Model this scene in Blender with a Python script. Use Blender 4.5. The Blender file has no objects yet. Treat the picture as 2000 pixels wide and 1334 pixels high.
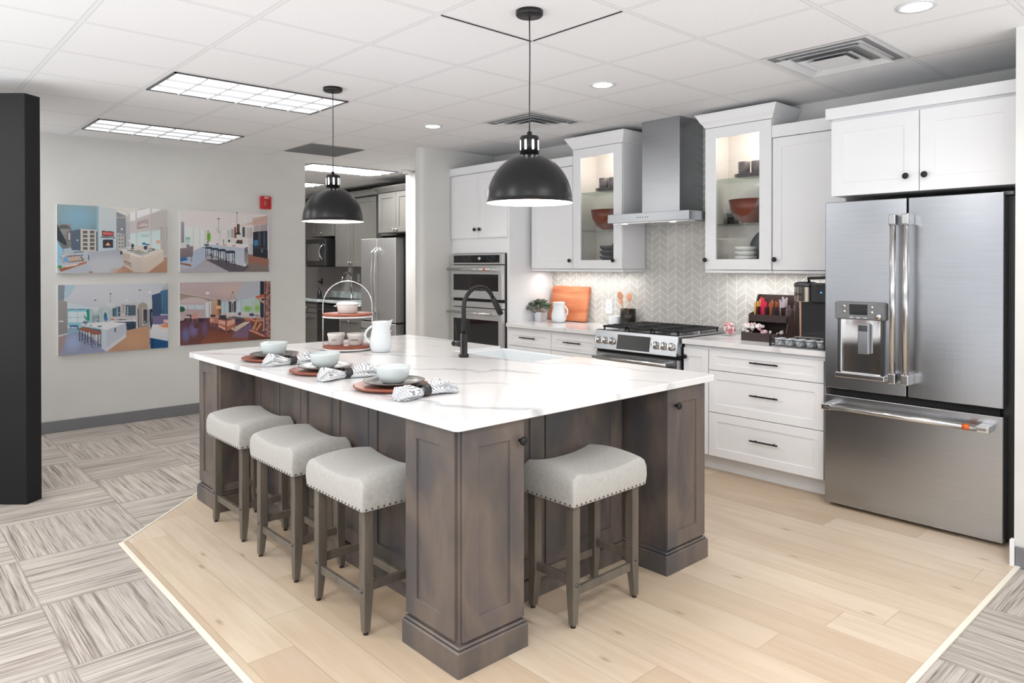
import bpy, bmesh, math, random
import numpy as np
from mathutils import Vector, Matrix
PI = math.pi
SC = bpy.context.scene
COL = SC.collection

# ------------------------------------------------------------------ camera
F_PX, CY = 1397.87, 524.55
yaw, pitch, roll = -0.83193, 0.006421, -0.000619
fw = Vector((math.sin(yaw)*math.cos(pitch), math.cos(yaw)*math.cos(pitch), -math.sin(pitch)))
rt = Vector((math.cos(yaw), -math.sin(yaw), 0)); up = rt.cross(fw)
rt, up = rt*math.cos(roll)+up*math.sin(roll), up*math.cos(roll)-rt*math.sin(roll)
cam = bpy.data.cameras.new('camera'); camo = bpy.data.objects.new('camera', cam); COL.objects.link(camo)
cam.sensor_width = 36; cam.lens = F_PX/2000*36; cam.shift_y = (CY-667)/2000; cam.clip_start = .05
M = Matrix((rt, up, -fw)).transposed().to_4x4(); M.translation = (0, 0, 1.5); camo.matrix_world = M
SC.camera = camo

# ------------------------------------------------------------------ world, exposure, lights of the room and added fill
SC.view_settings.view_transform = 'Standard'; SC.view_settings.look = 'None'
SC.view_settings.gamma = 1; SC.view_settings.use_curve_mapping = False
SC.view_settings.exposure = 0.29
W = bpy.data.worlds.new('world'); SC.world = W; W.use_nodes = True
_t = W.node_tree; _bg = _t.nodes['Background']; _bg.inputs[0].default_value = (.95, .97, 1, 1)
_tc = _t.nodes.new('ShaderNodeTexCoord'); _sp = _t.nodes.new('ShaderNodeSeparateXYZ'); _t.links.new(_tc.outputs['Generated'], _sp.inputs[0])
_mr = _t.nodes.new('ShaderNodeMapRange'); _t.links.new(_sp.outputs[2], _mr.inputs[0])      # world glow from below added to lift the ceiling, dimmer from the horizon up
_mr.inputs['From Min'].default_value = -.35; _mr.inputs['From Max'].default_value = -.02; _mr.inputs['To Min'].default_value = 3.5; _mr.inputs['To Max'].default_value = .62
_t.links.new(_mr.outputs[0], _bg.inputs[1])
CEIL = 2.665

def area(x, y, z, sx, sy, power, col=(1, .98, .95), rot=(0, 0, 0)):
    l = bpy.data.lights.new('lamp', 'AREA'); l.shape = 'RECTANGLE'; l.size = sx; l.size_y = sy; l.energy = power; l.color = col
    o = bpy.data.objects.new('lamp', l); o.location = (x, y, z); o.rotation_euler = rot; COL.objects.link(o); return o

def spot(x, y, z, power, ang=110, blend=.6, r=.05, col=(1, .95, .9)):
    l = bpy.data.lights.new('lamp', 'SPOT'); l.energy = power; l.spot_size = math.radians(ang); l.spot_blend = blend; l.shadow_soft_size = r; l.color = col
    o = bpy.data.objects.new('lamp', l); o.location = (x, y, z); COL.objects.link(o); return o

def point(x, y, z, power, r=.03, col=(1, .93, .86)):
    l = bpy.data.lights.new('lamp', 'POINT'); l.energy = power; l.shadow_soft_size = r; l.color = col
    o = bpy.data.objects.new('lamp', l); o.location = (x, y, z); COL.objects.link(o); return o

# unseen fill lamps added behind and beside the camera, placed like ceiling troffers
for x, y in ((-2.4, -.6), (.3, -.6), (-5.0, -.6), (.3, 2.0), (-2.4, -2.6), (.9, -2.6)):
    area(x, y, CEIL-.02, .6, 1.2, 24)
# unseen lamp added to brighten the picture wall, then troffers of the back room (the two in view light through their own diffusers)
area(-6.75, -.1, CEIL-.02, .6, 1.2, 24)
area(-7.95, 4.45, CEIL-.0032, .55, 1.1, 50); area(-9.8, 4.45, CEIL-.0032, .55, 1.1, 42)
# recessed downlights
for x, y in ((-3.044, 3.57), (-4.92, 3.578), (-1.166, 3.538)):
    spot(x, y, CEIL-.02, 26, 130, .8, .06)
# strips under the wall cabinets, pucks in the glass cabinets
area(-4.42, 4.93, 1.425, 1.0, .05, 2.6); area(-2.52, 4.93, 1.425, 1.0, .05, 2.6)
point(-4.02, 4.87, 2.42, 1.4, col=(1, .96, .92)); point(-2.68, 4.87, 2.42, 1.4, col=(1, .96, .92))
# pendants
for x, y in ((-2.39, 2.287), (-4.306, 2.319)):
    point(x, y, 1.86, 9, .05)

# ------------------------------------------------------------------ node helper
class NT:
    def __init__(s, mat):
        mat.use_nodes = True; s.t = mat.node_tree; s.b = s.t.nodes['Principled BSDF']
    def n(s, t, **k):
        x = s.t.nodes.new(t)
        for a, v in k.items(): setattr(x, a, v)
        return x
    def put(s, sock, v):
        if hasattr(v, 'links') or isinstance(v, bpy.types.NodeSocket): s.t.links.new(v, sock)
        elif isinstance(v, (tuple, list)): sock.default_value = tuple(v)+((1,) if len(v) == 3 and sock.type == 'RGBA' else ())
        else: sock.default_value = v
    def m(s, op, a, b=None, c=None):
        x = s.n('ShaderNodeMath', operation=op); s.put(x.inputs[0], a)
        if b is not None: s.put(x.inputs[1], b)
        if c is not None: s.put(x.inputs[2], c)
        return x.outputs[0]
    def pos(s):
        g = s.n('ShaderNodeNewGeometry'); x = s.n('ShaderNodeSeparateXYZ'); s.t.links.new(g.outputs['Position'], x.inputs[0]); return x.outputs
    def obj(s):
        g = s.n('ShaderNodeTexCoord'); x = s.n('ShaderNodeSeparateXYZ'); s.t.links.new(g.outputs['Object'], x.inputs[0]); return x.outputs
    def xyz(s, a, b, c):
        x = s.n('ShaderNodeCombineXYZ'); s.put(x.inputs[0], a); s.put(x.inputs[1], b); s.put(x.inputs[2], c); return x.outputs[0]
    def noise(s, vec, scale, det=2, rough=.5, dist=0):
        x = s.n('ShaderNodeTexNoise'); s.put(x.inputs['Vector'], vec); x.inputs['Scale'].default_value = scale
        x.inputs['Detail'].default_value = det; x.inputs['Roughness'].default_value = rough; x.inputs['Distortion'].default_value = dist
        return x.outputs['Fac']
    def rnd(s, vec):
        x = s.n('ShaderNodeTexWhiteNoise', noise_dimensions='3D'); s.put(x.inputs['Vector'], vec); return x.outputs['Value']
    def mix(s, f, a, b):
        x = s.n('ShaderNodeMix', data_type='RGBA'); s.put(x.inputs[0], f); s.put(x.inputs[6], a); s.put(x.inputs[7], b); return x.outputs[2]
    def ramp(s, f, stops):
        x = s.n('ShaderNodeValToRGB'); s.put(x.inputs[0], f); e = x.color_ramp.elements
        while len(e) < len(stops): e.new(.5)
        for i, (p, c) in enumerate(stops):
            e[i].position = p; e[i].color = (c if isinstance(c, tuple) else (c, c, c))+(1,)
        return x.outputs[0]
    def near(s, v, w):   # 1 when fract(v) is within w of an integer
        f = s.m('FRACT', v); d = s.m('MINIMUM', f, s.m('SUBTRACT', 1, f)); return s.m('LESS_THAN', d, w)
    def bump(s, h, d=.001, st=1):
        x = s.n('ShaderNodeBump'); x.inputs['Strength'].default_value = st; x.inputs['Distance'].default_value = d; s.put(x.inputs['Height'], h)
        s.t.links.new(x.outputs[0], s.b.inputs['Normal'])
    def col(s, c): s.put(s.b.inputs['Base Color'], c)

def srgb(r, g, b):
    f = lambda c: (c/255/12.92) if c/255 <= .04045 else ((c/255+.055)/1.055)**2.4
    return (f(r), f(g), f(b))

def mat(name, col, rough=.5, metal=0, **k):
    m = bpy.data.materials.new(name); m.use_nodes = True; b = m.node_tree.nodes['Principled BSDF']
    b.inputs['Base Color'].default_value = tuple(col)+(1,); b.inputs['Roughness'].default_value = rough; b.inputs['Metallic'].default_value = metal
    for a, v in k.items(): b.inputs[a.replace('_', ' ')].default_value = v
    return m

def noisy(name, c1, c2, scale=4, rough=.5, metal=0, det=3, stretch=(1, 1, 1), bump=0, **k):
    m = mat(name, c1, rough, metal, **k); s = NT(m); o = s.obj()
    v = s.xyz(s.m('MULTIPLY', o[0], stretch[0]), s.m('MULTIPLY', o[1], stretch[1]), s.m('MULTIPLY', o[2], stretch[2]))
    f = s.noise(v, scale, det); s.col(s.ramp(f, [(.3, c1), (.7, c2)]))
    if bump: s.bump(f, bump)
    return m

def emit(name, col, st):
    m = mat(name, col, .5); b = m.node_tree.nodes['Principled BSDF']
    b.inputs['Emission Color'].default_value = tuple(col)+(1,); b.inputs['Emission Strength'].default_value = st
    return m

MT = {}
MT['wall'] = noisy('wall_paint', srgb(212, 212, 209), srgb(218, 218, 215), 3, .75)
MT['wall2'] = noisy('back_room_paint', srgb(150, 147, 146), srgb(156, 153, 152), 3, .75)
MT['white'] = noisy('white_cabinet_paint', srgb(232, 233, 235), srgb(236, 237, 239), 2, .38)
MT['inner'] = noisy('cabinet_interior', srgb(240, 232, 224), srgb(244, 237, 230), 2, .5)
MT['gray_cab'] = noisy('grey_painted_cabinet', srgb(98, 97, 94), srgb(106, 105, 101), 2, .45)
MT['steel'] = noisy('brushed_steel', (.415, .43, .455), (.44, .455, .48), 3, .27, 1, 2, (1, 1, 40))
MT['steel2'] = noisy('satin_steel', (.62, .62, .62), (.68, .68, .68), 3, .45, 1, 2, (30, 1, 1))
MT['steelh'] = noisy('brushed_steel_bar', (.62, .62, .62), (.70, .70, .70), 8, .2, 1)
MT['steeld'] = noisy('dark_steel', (.10, .10, .105), (.14, .14, .14), 6, .3, .9)
MT['chrome'] = mat('chrome', (.8, .8, .8), .08, 1)
MT['black'] = mat('matte_black_metal', (.012, .012, .013), .36, .3)
MT['satin'] = mat('satin_black_enamel', (.006, .006, .007), .30, 0, Specular_IOR_Level=.38)
MT['blackg'] = mat('black_glass', (.01, .01, .011), .06)
MT['blackp'] = mat('black_plastic', (.015, .015, .016), .35)
MT['dark'] = mat('dark_gap', (.006, .006, .006), .8)
MT['iron'] = mat('cast_iron', (.03, .03, .032), .45, .3)
MT['orange'] = mat('copper_band', srgb(214, 102, 50), .35, .2)
def thin_glass(name, tint, gl):
    m = mat(name, tint, .02); t = m.node_tree; o = t.nodes['Material Output']; tr = t.nodes.new('ShaderNodeBsdfTransparent'); g = t.nodes.new('ShaderNodeBsdfGlossy'); f = t.nodes.new('ShaderNodeLayerWeight'); f.inputs[0].default_value = .3; pw = t.nodes.new('ShaderNodeMath'); pw.operation = 'POWER'; pw.inputs[1].default_value = 3; ml = t.nodes.new('ShaderNodeMath'); ml.operation = 'MULTIPLY_ADD'; ml.inputs[1].default_value = .55; ml.inputs[2].default_value = gl-1.22; mx = t.nodes.new('ShaderNodeMixShader')
    tr.inputs[0].default_value = tint+(1,); g.inputs['Roughness'].default_value = .03; t.links.new(f.outputs['Facing'], pw.inputs[0]); t.links.new(pw.outputs[0], ml.inputs[0])
    t.links.new(ml.outputs[0], mx.inputs[0]); t.links.new(tr.outputs[0], mx.inputs[1]); t.links.new(g.outputs[0], mx.inputs[2]); t.links.new(mx.outputs[0], o.inputs[0]); return m
MT['glass'] = thin_glass('clear_glass', (.97, .98, .98), 1.25)
MT['shelf'] = thin_glass('glass_shelf', (.86, .93, .90), 1.35)
MT['base'] = noisy('cove_base', srgb(118, 119, 122), srgb(124, 125, 128), 3, .6)
MT['trim'] = mat('cream_floor_trim', srgb(232, 226, 210), .45)
MT['red'] = mat('red_plastic', srgb(190, 25, 25), .35)
MT['ceram'] = mat('white_glazed_ceramic', srgb(222, 227, 230), .18)
MT['ceramw'] = mat('cream_ceramic', srgb(226, 224, 220), .3)
MT['bowl'] = mat('pale_grey_glaze', srgb(206, 214, 214), .22)
MT['plate'] = mat('grey_stoneware', srgb(92, 90, 88), .24)
MT['plated'] = mat('charcoal_stoneware', srgb(62, 64, 70), .3)
MT['cup'] = mat('mauve_grey_stoneware', srgb(98, 90, 90), .35)
MT['wood_red'] = noisy('red_brown_wood', srgb(118, 58, 40), srgb(150, 80, 58), 3, .4, 0, 4, (1, 12, 12))
MT['wood_or'] = noisy('orange_acacia', srgb(178, 86, 48), srgb(226, 154, 112), 1.6, .38, 0, 4, (1.2, 1, 9))
MT['wood_bowl'] = noisy('brown_wood_bowl', srgb(88, 40, 25), srgb(112, 55, 36), 4, .35)
MT['wood_sp'] = mat('beech_spoon', srgb(226, 164, 128), .5)
MT['leather'] = noisy('black_leather', (.015, .015, .016), (.03, .03, .03), 40, .45)
MT['leaf'] = noisy('succulent_leaf', srgb(66, 78, 62), srgb(124, 136, 116), 14, .5)
MT['stool'] = noisy('weathered_grey_wood', srgb(84, 78, 70), srgb(112, 104, 94), 3, .42, 0, 5, (6, 6, 1))
MT['nail'] = mat('nailhead', (.05, .045, .04), .3, .9)
MT['brown'] = mat('espresso_wood', srgb(58, 44, 42), .4)
MT['char'] = noisy('charcoal_panel', (.011, .011, .012), (.014, .014, .015), 2, .7)
MT['char'].node_tree.nodes['Principled BSDF'].inputs['Specular IOR Level'].default_value = .25
MT['lamp_in'] = mat('glowing_white_enamel', srgb(250, 240, 232), .5)
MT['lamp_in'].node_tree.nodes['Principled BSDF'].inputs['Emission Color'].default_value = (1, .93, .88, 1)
MT['lamp_in'].node_tree.nodes['Principled BSDF'].inputs['Emission Strength'].default_value = .6  # lining glows by itself, standing in for bulb light on the enamel
MT['bulb'] = emit('lit_bulb', (1, .97, .93), 12)
MT['slot'] = emit('lit_slot_glass', (1, .98, .96), 3)
MT['troffer'] = emit('troffer_cell', (1, 1, 1), .95)
MT['louver'] = mat('louver_blade', srgb(188, 189, 192), .4)
MT['down'] = emit('downlight_lens', (1, .98, .96), 9)
MT['vent'] = mat('white_painted_metal', srgb(205, 206, 208), .45)
MT['ventg'] = mat('grey_grille', srgb(128, 128, 128), .6)
MT['plug'] = mat('white_plastic', srgb(236, 236, 236), .4)
MT['screen'] = emit('blue_screen', srgb(60, 150, 190), .8)

def m_ceiling():
    m = mat('acoustic_tile', srgb(226, 226, 227), .85); s = NT(m); p = s.pos()
    a = s.m('DIVIDE', s.m('ADD', p[0], 1.475), .615); b = s.m('DIVIDE', s.m('SUBTRACT', p[1], 1.395), .605)
    bar = s.m('MAXIMUM', s.near(a, .017), s.near(b, .017)); gap = s.m('MAXIMUM', s.near(a, .022), s.near(b, .022))
    f = s.noise(s.xyz(p[0], p[1], 0), 90, 2)
    tile = s.mix(f, srgb(218, 218, 219), srgb(232, 232, 233))
    s.col(s.mix(bar, s.mix(gap, tile, srgb(186, 186, 187)), srgb(220, 220, 221)))
    s.bump(s.m('SUBTRACT', 1, bar), .004, .6)
    return m
def m_carpet():
    m = mat('carpet_tile', (.5, .48, .46), .95); s = NT(m); p = s.pos()
    u = s.m('DIVIDE', s.m('ADD', p[0], 3.07), .635); v = s.m('DIVIDE', s.m('SUBTRACT', p[1], .58), .61)
    fu, fv = s.m('FLOOR', u), s.m('FLOOR', v)
    par = s.m('FLOORED_MODULO', s.m('ADD', fu, fv), 2)     # 1: stripes along x
    r = s.rnd(s.xyz(fu, fv, 0)); r = s.m('MULTIPLY', r, 40)
    nx = s.xyz(s.m('MULTIPLY', p[0], 3.5), s.m('MULTIPLY', p[1], 190), r); ny = s.xyz(s.m('MULTIPLY', p[1], 3.5), s.m('MULTIPLY', p[0], 190), r)
    vec = s.n('ShaderNodeMix', data_type='VECTOR'); s.put(vec.inputs[0], par); s.put(vec.inputs[4], ny); s.put(vec.inputs[5], nx)
    f = s.noise(vec.outputs[1], 1.0, 3, .62)
    nx2 = s.xyz(s.m('MULTIPLY', p[0], 1.0), s.m('MULTIPLY', p[1], 38), r); ny2 = s.xyz(s.m('MULTIPLY', p[1], 1.0), s.m('MULTIPLY', p[0], 38), r)
    vec2 = s.n('ShaderNodeMix', data_type='VECTOR'); s.put(vec2.inputs[0], par); s.put(vec2.inputs[4], ny2); s.put(vec2.inputs[5], nx2)
    g = s.noise(vec2.outputs[1], 1.0, 2, .5)
    h = s.m('ADD', s.m('MULTIPLY', f, .62), s.m('MULTIPLY', g, .38))
    fine = s.noise(s.xyz(p[0], p[1], 0), 320, 2)
    c = s.ramp(h, [(.36, srgb(92, 84, 77)), (.43, srgb(140, 131, 123)), (.49, srgb(172, 164, 156)), (.62, srgb(200, 193, 185))])
    c = s.mix(s.m('MULTIPLY', fine, .35), c, srgb(150, 142, 137))
    edge = s.m('MAXIMUM', s.near(u, .006), s.near(v, .006))
    s.col(s.mix(s.m('MULTIPLY', edge, .5), c, srgb(120, 113, 108)))
    s.bump(s.m('ADD', h, s.m('MULTIPLY', fine, .5)), .004, .7)
    return m
def m_oak():
    m = mat('pale_oak_plank', (.7, .55, .42), .42); s = NT(m); p = s.pos()
    v = s.m('DIVIDE', s.m('SUBTRACT', p[1], 1.25), .187); row = s.m('FLOOR', v)
    off = s.rnd(s.xyz(row, 3, 7)); u = s.m('ADD', s.m('DIVIDE', p[0], 1.55), s.m('MULTIPLY', off, 5)); pl = s.m('FLOOR', u)
    r = s.rnd(s.xyz(row, pl, 1)); r2 = s.m('MULTIPLY', r, 50)
    g = s.noise(s.xyz(s.m('MULTIPLY', p[0], 1.1), s.m('MULTIPLY', p[1], 16), r2), 1.6, 5, .6, .6)
    g2 = s.noise(s.xyz(s.m('MULTIPLY', p[0], .9), s.m('MULTIPLY', p[1], 3), r2), 1.3, 2, .5)
    base = s.ramp(r, [(0, srgb(196, 176, 153)), (.35, srgb(206, 188, 165)), (.65, srgb(213, 197, 177)), (1, srgb(186, 163, 139))])
    c = s.mix(s.ramp(g, [(.35, .45), (.6, 0.0)]), base, srgb(188, 163, 134))
    c = s.mix(s.ramp(g2, [(.5, 0.0), (.75, .5)]), c, srgb(222, 207, 186))
    vo = s.n('ShaderNodeTexVoronoi', voronoi_dimensions='2D'); s.put(vo.inputs['Vector'], s.xyz(s.m('ADD', s.m('MULTIPLY', p[0], 1.0), r2), s.m('ADD', s.m('MULTIPLY', p[1], 3.0), r2), 0)); vo.inputs['Scale'].default_value = 1.0
    c = s.mix(s.ramp(vo.outputs['Distance'], [(.0, .65), (.014, .45), (.042, 0.0)]), c, srgb(128, 104, 80))
    seam = s.m('MAXIMUM', s.near(v, .008), s.near(u, .0012))
    s.col(s.mix(s.m('MULTIPLY', seam, .6), c, srgb(160, 138, 112)))
    s.bump(s.m('ADD', s.m('MULTIPLY', g, .2), s.m('SUBTRACT', 1, seam)), .0012, .5)
    return m
def m_tile():
    m = mat('chevron_tile', (.6, .6, .58), .25); s = NT(m); p = s.pos()
    u = s.m('DIVIDE', s.m('ADD', p[0], 3.78), .081); tri = s.m('PINGPONG', u, 1)
    w = s.m('SUBTRACT', s.m('DIVIDE', s.m('SUBTRACT', p[2], 1.464), .0605), tri)
    g = s.m('MAXIMUM', s.near(u, .022), s.near(w, .042))
    r = s.rnd(s.xyz(s.m('FLOOR', u), s.m('FLOOR', w), 0))
    tint = s.noise(s.xyz(p[0], 0, p[2]), 30, 3)
    t = s.mix(s.m('ADD', s.m('MULTIPLY', r, .7), s.m('MULTIPLY', tint, .3)), srgb(186, 184, 178), srgb(204, 202, 197))
    s.col(s.mix(g, t, srgb(240, 240, 238))); s.bump(s.m('SUBTRACT', 1, g), .0015, .6)
    s.put(s.b.inputs['Roughness'], s.m('ADD', .22, s.m('MULTIPLY', g, .5)))
    return m
def m_quartz():
    m = mat('white_quartz', (.86, .86, .86), .13); s = NT(m); p = s.pos()
    w = s.noise(s.xyz(p[0], p[1], p[2]), 1.2, 4, .55)
    d = s.m('ADD', s.m('ADD', s.m('MULTIPLY', p[0], .50), s.m('MULTIPLY', p[1], -1.05)), s.m('MULTIPLY', w, .9))
    d = s.m('MULTIPLY', d, 2.1)
    fr = s.m('FRACT', d); dist = s.m('ABSOLUTE', s.m('SUBTRACT', fr, .5))
    br = s.noise(s.xyz(p[0], p[1], p[2]), 1.9, 2)
    v = s.m('MULTIPLY', s.ramp(dist, [(0, 1.0), (.035, .6), (.075, 0.0)]), s.ramp(br, [(.38, 0.0), (.56, 1.0)]))
    cl = s.noise(s.xyz(p[0], p[1], p[2]), 3, 5, .6)
    c = s.mix(s.ramp(cl, [(.45, 0.0), (.75, .35)]), srgb(232, 232, 233), srgb(214, 215, 217))
    s.col(s.mix(s.m('MULTIPLY', v, .75), c, srgb(170, 172, 175)))
    return m
def m_stain():
    m = mat('grey_stained_maple', (.13, .11, .1), .36); s = NT(m); o = s.pos()
    h = s.xyz(o[0], o[1], s.m('MULTIPLY', o[2], .5))
    a = s.noise(h, 4.5, 3, .5, .5); b = s.noise(s.xyz(s.m('MULTIPLY', o[0], 40), s.m('MULTIPLY', o[1], 40), s.m('MULTIPLY', o[2], 2)), 1, 3)
    c = s.ramp(a, [(.3, srgb(74, 74, 80)), (.45, srgb(88, 82, 80)), (.6, srgb(112, 100, 92)), (.75, srgb(90, 84, 88))])
    s.col(s.mix(s.m('MULTIPLY', b, .3), c, srgb(76, 69, 65)))
    return m
def m_linen(name='linen', c1=(166, 164, 159), c2=(188, 186, 181)):
    m = mat(name, (.5, .5, .5), .9, 0, Sheen_Weight=.2); s = NT(m); o = s.obj()
    a = s.noise(s.xyz(s.m('MULTIPLY', o[0], 500), s.m('MULTIPLY', o[1], 60), s.m('MULTIPLY', o[2], 60)), 1, 1)
    b = s.noise(s.xyz(s.m('MULTIPLY', o[0], 60), s.m('MULTIPLY', o[1], 500), s.m('MULTIPLY', o[2], 400)), 1, 1)
    f = s.m('MULTIPLY', s.m('ADD', a, b), .5); s.col(s.ramp(f, [(.3, srgb(*c1)), (.7, srgb(*c2))])); s.bump(f, .0006, .6)
    return m
def m_napkin():
    m = mat('striped_linen', (.9, .9, .9), .9); s = NT(m); o = s.obj()
    w = s.noise(s.xyz(o[0], o[1], o[2]), 12, 2)
    v = s.m('ADD', s.m('MULTIPLY', s.m('ADD', o[0], s.m('ADD', s.m('MULTIPLY', o[2], 1.3), s.m('MULTIPLY', o[1], .25))), 80), s.m('MULTIPLY', w, 4)); st = s.m('LESS_THAN', s.m('FRACT', v), .3)
    big = s.m('LESS_THAN', s.m('FRACT', s.m('ADD', s.m('MULTIPLY', o[1], 7.5), s.m('MULTIPLY', w, .6))), .2)
    c = s.mix(s.m('MULTIPLY', st, .85), srgb(226, 227, 228), srgb(92, 100, 112)); s.col(s.mix(s.m('MULTIPLY', big, .45), c, srgb(170, 174, 180)))
    return m
def m_marble():
    m = mat('green_grey_laminate', (.5, .55, .55), .3); s = NT(m); p = s.pos()
    s.col(s.ramp(s.noise(s.xyz(p[0], p[1], p[2]), 9, 5, .7), [(.3, srgb(120, 128, 128)), (.5, srgb(176, 186, 186)), (.7, srgb(214, 222, 222))]))
    return m
MT['ceil'] = m_ceiling(); MT['carpet'] = m_carpet(); MT['oak'] = m_oak(); MT['tile'] = m_tile(); MT['quartz'] = m_quartz()
MT['stain'] = m_stain(); MT['linen'] = m_linen(); MT['napkin'] = m_napkin(); MT['marble'] = m_marble()

# ------------------------------------------------------------------ mesh builder
class B:
    def __init__(s, M=None): s.bm = bmesh.new(); s.M = M or Matrix()
    def v(s, p): return s.bm.verts.new(s.M @ Vector(p))
    def f(s, vs, sm=False):
        try: x = s.bm.faces.new(vs); x.smooth = sm; return x
        except ValueError: pass
    def box(s, x0, x1, y0, y1, z0, z1):
        v = [s.v((x, y, z)) for z in (z0, z1) for y in (y0, y1) for x in (x0, x1)]
        for q in ((0, 2, 3, 1), (4, 5, 7, 6), (0, 1, 5, 4), (2, 6, 7, 3), (0, 4, 6, 2), (1, 3, 7, 5)): s.f([v[i] for i in q])
        return s
    def rbox(s, x0, x1, y0, y1, z0, z1, r=.004, seg=2):
        b = bmesh.new(); t = B(); t.box(x0, x1, y0, y1, z0, z1)
        bmesh.ops.bevel(t.bm, geom=t.bm.edges[:], offset=r, segments=seg, affect='EDGES', profile=.5)
        mp = {v: s.v(v.co) for v in t.bm.verts}
        for fa in t.bm.faces: s.f([mp[v] for v in fa.verts], False)
        t.bm.free(); b.free(); return s
    def prism(s, pts, z0, z1):
        a = [s.v((x, y, z0)) for x, y in pts]; b = [s.v((x, y, z1)) for x, y in pts]; n = len(pts)
        s.f(a[::-1]); s.f(b)
        for i in range(n): s.f([a[i], a[(i+1) % n], b[(i+1) % n], b[i]])
        return s
    def prismx(s, pts, x0, x1):   # pts in (y,z)
        a = [s.v((x0, y, z)) for y, z in pts]; b = [s.v((x1, y, z)) for y, z in pts]; n = len(pts)
        s.f(a); s.f(b[::-1])
        for i in range(n): s.f([a[(i+1) % n], a[i], b[i], b[(i+1) % n]])
        return s
    def ringed(s, rings, cap=True, sm=True, close=True):
        R = [[s.v(p) for p in r] for r in rings]; n = len(R[0])
        for i in range(len(R)-1):
            for j in range(n if close else n-1): s.f([R[i][j], R[i][(j+1) % n], R[i+1][(j+1) % n], R[i+1][j]], sm)
        if cap: s.f(R[0][::-1]); s.f(R[-1])
        return s
    def lathe(s, prof, c=(0, 0, 0), seg=32, axis='z', sm=True):
        rings = []
        for r, h in prof:
            ring = []
            for k in range(seg):
                a = 2*PI*k/seg; x, y = r*math.cos(a), r*math.sin(a)
                p = {'z': (x, y, h), 'y': (x, -h, y), 'x': (h, x, y)}[axis]     # 'y': height grows toward -y
                ring.append((c[0]+p[0], c[1]+p[1], c[2]+p[2]))
            rings.append(ring)
        return s.ringed(rings, True, sm)
    def cyl(s, p0, p1, r, seg=16, r1=None, sm=True): return s.tube([p0, p1], r, seg, r1, sm)
    def tube(s, pts, r, seg=12, r1=None, sm=True, rs=None):
        P = [Vector(p) for p in pts]; n = len(P); rings = []
        t0 = (P[1]-P[0]).normalized(); ref = Vector((0, 0, 1)) if abs(t0.z) < .9 else Vector((1, 0, 0))
        nrm = t0.cross(ref).normalized()
        for i in range(n):
            t = ((P[min(i+1, n-1)]-P[max(i-1, 0)])).normalized()
            nrm = (nrm - t*nrm.dot(t)).normalized(); bi = t.cross(nrm)
            rr = rs[i] if rs else (r if r1 is None else r+(r1-r)*i/(n-1))
            rings.append([P[i]+(nrm*math.cos(2*PI*k/seg)+bi*math.sin(2*PI*k/seg))*rr for k in range(seg)])
        return s.ringed(rings, True, sm)
    def door(s, x0, x1, z0, z1, y, t=.02, rail=.065, rec=.007, hole=False, stile=None):
        st = stile or rail
        def q(a, b, c, d, yy): return [s.v((a, yy, c)), s.v((b, yy, c)), s.v((b, yy, d)), s.v((a, yy, d))]
        o = q(x0, x1, z0, z1, y); i = q(x0+st, x1-st, z0+rail, z1-rail, y); bk = q(x0, x1, z0, z1, y+t)
        i2 = q(x0+st, x1-st, z0+rail, z1-rail, y+(t if hole else rec))
        for k in range(4):
            j = (k+1) % 4
            s.f([o[k], o[j], i[j], i[k]]); s.f([i[k], i[j], i2[j], i2[k]]); s.f([o[j], o[k], bk[k], bk[j]])
            if hole: s.f([bk[k], i2[k], i2[j], bk[j]])
        if not hole: s.f(i2); s.f(bk[::-1])
        return s
    def build(s, name, m, parent=None, bev=0, world=False, seg=1):
        bmesh.ops.recalc_face_normals(s.bm, faces=s.bm.faces[:])
        if parent is not None and world:
            r = parent
            off = Vector((0, 0, 0))
            while r is not None: off += r.location; r = r.parent
            bmesh.ops.translate(s.bm, verts=s.bm.verts[:], vec=-off)
        me = bpy.data.meshes.new(name); s.bm.to_mesh(me); s.bm.free(); me.materials.append(MT[m] if isinstance(m, str) else m)
        o = bpy.data.objects.new(name, me); COL.objects.link(o); o.parent = parent
        if bev:
            b = o.modifiers.new('bevel', 'BEVEL'); b.width = bev; b.segments = seg; b.limit_method = 'ANGLE'; b.angle_limit = math.radians(40)
        return o

def thing(name, label, cat, loc=(0, 0, 0), rz=0, group=None):
    o = bpy.data.objects.new(name, None); COL.objects.link(o); o.location = loc; o.rotation_euler = (0, 0, rz); o.empty_display_size = .05
    o['label'] = label; o['category'] = cat
    if group: o['group'] = group
    return o
def tag(o, label, cat, group=None, loc=None):
    o['label'] = label; o['category'] = cat
    if group: o['group'] = group
    if loc:
        v = Vector(loc); o.data.transform(Matrix.Translation(-v)); o.location = v
    return o
def struct(o): o['kind'] = 'structure'; return o
def kids(o): return [c for c in COL.objects if c.parent == o]
def dup(o, loc=None, label=None, parent=None, rz=None):
    c = o.copy(); COL.objects.link(c); c.parent = parent
    if loc is not None: c.location = loc
    if label: c['label'] = label
    if rz is not None: c.rotation_euler = (0, 0, rz)
    for k in kids(o): dup(k, parent=c)
    return c
def text(s, name, size, M, mtl, parent, ext=.0004, world=True):
    cu = bpy.data.curves.new(name, 'FONT'); cu.body = s; cu.size = size; cu.extrude = ext; cu.align_x = 'CENTER'; cu.align_y = 'CENTER'
    to = bpy.data.objects.new(name, cu); COL.objects.link(to); bpy.context.view_layer.update()
    me = bpy.data.meshes.new_from_object(to); bpy.data.objects.remove(to)
    b = B(); b.bm.from_mesh(me); b.bm.transform(M)
    return b.build(name, mtl, parent, world=world)
RX = Matrix.Rotation(PI/2, 4, 'X')   # text upright facing -y

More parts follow.
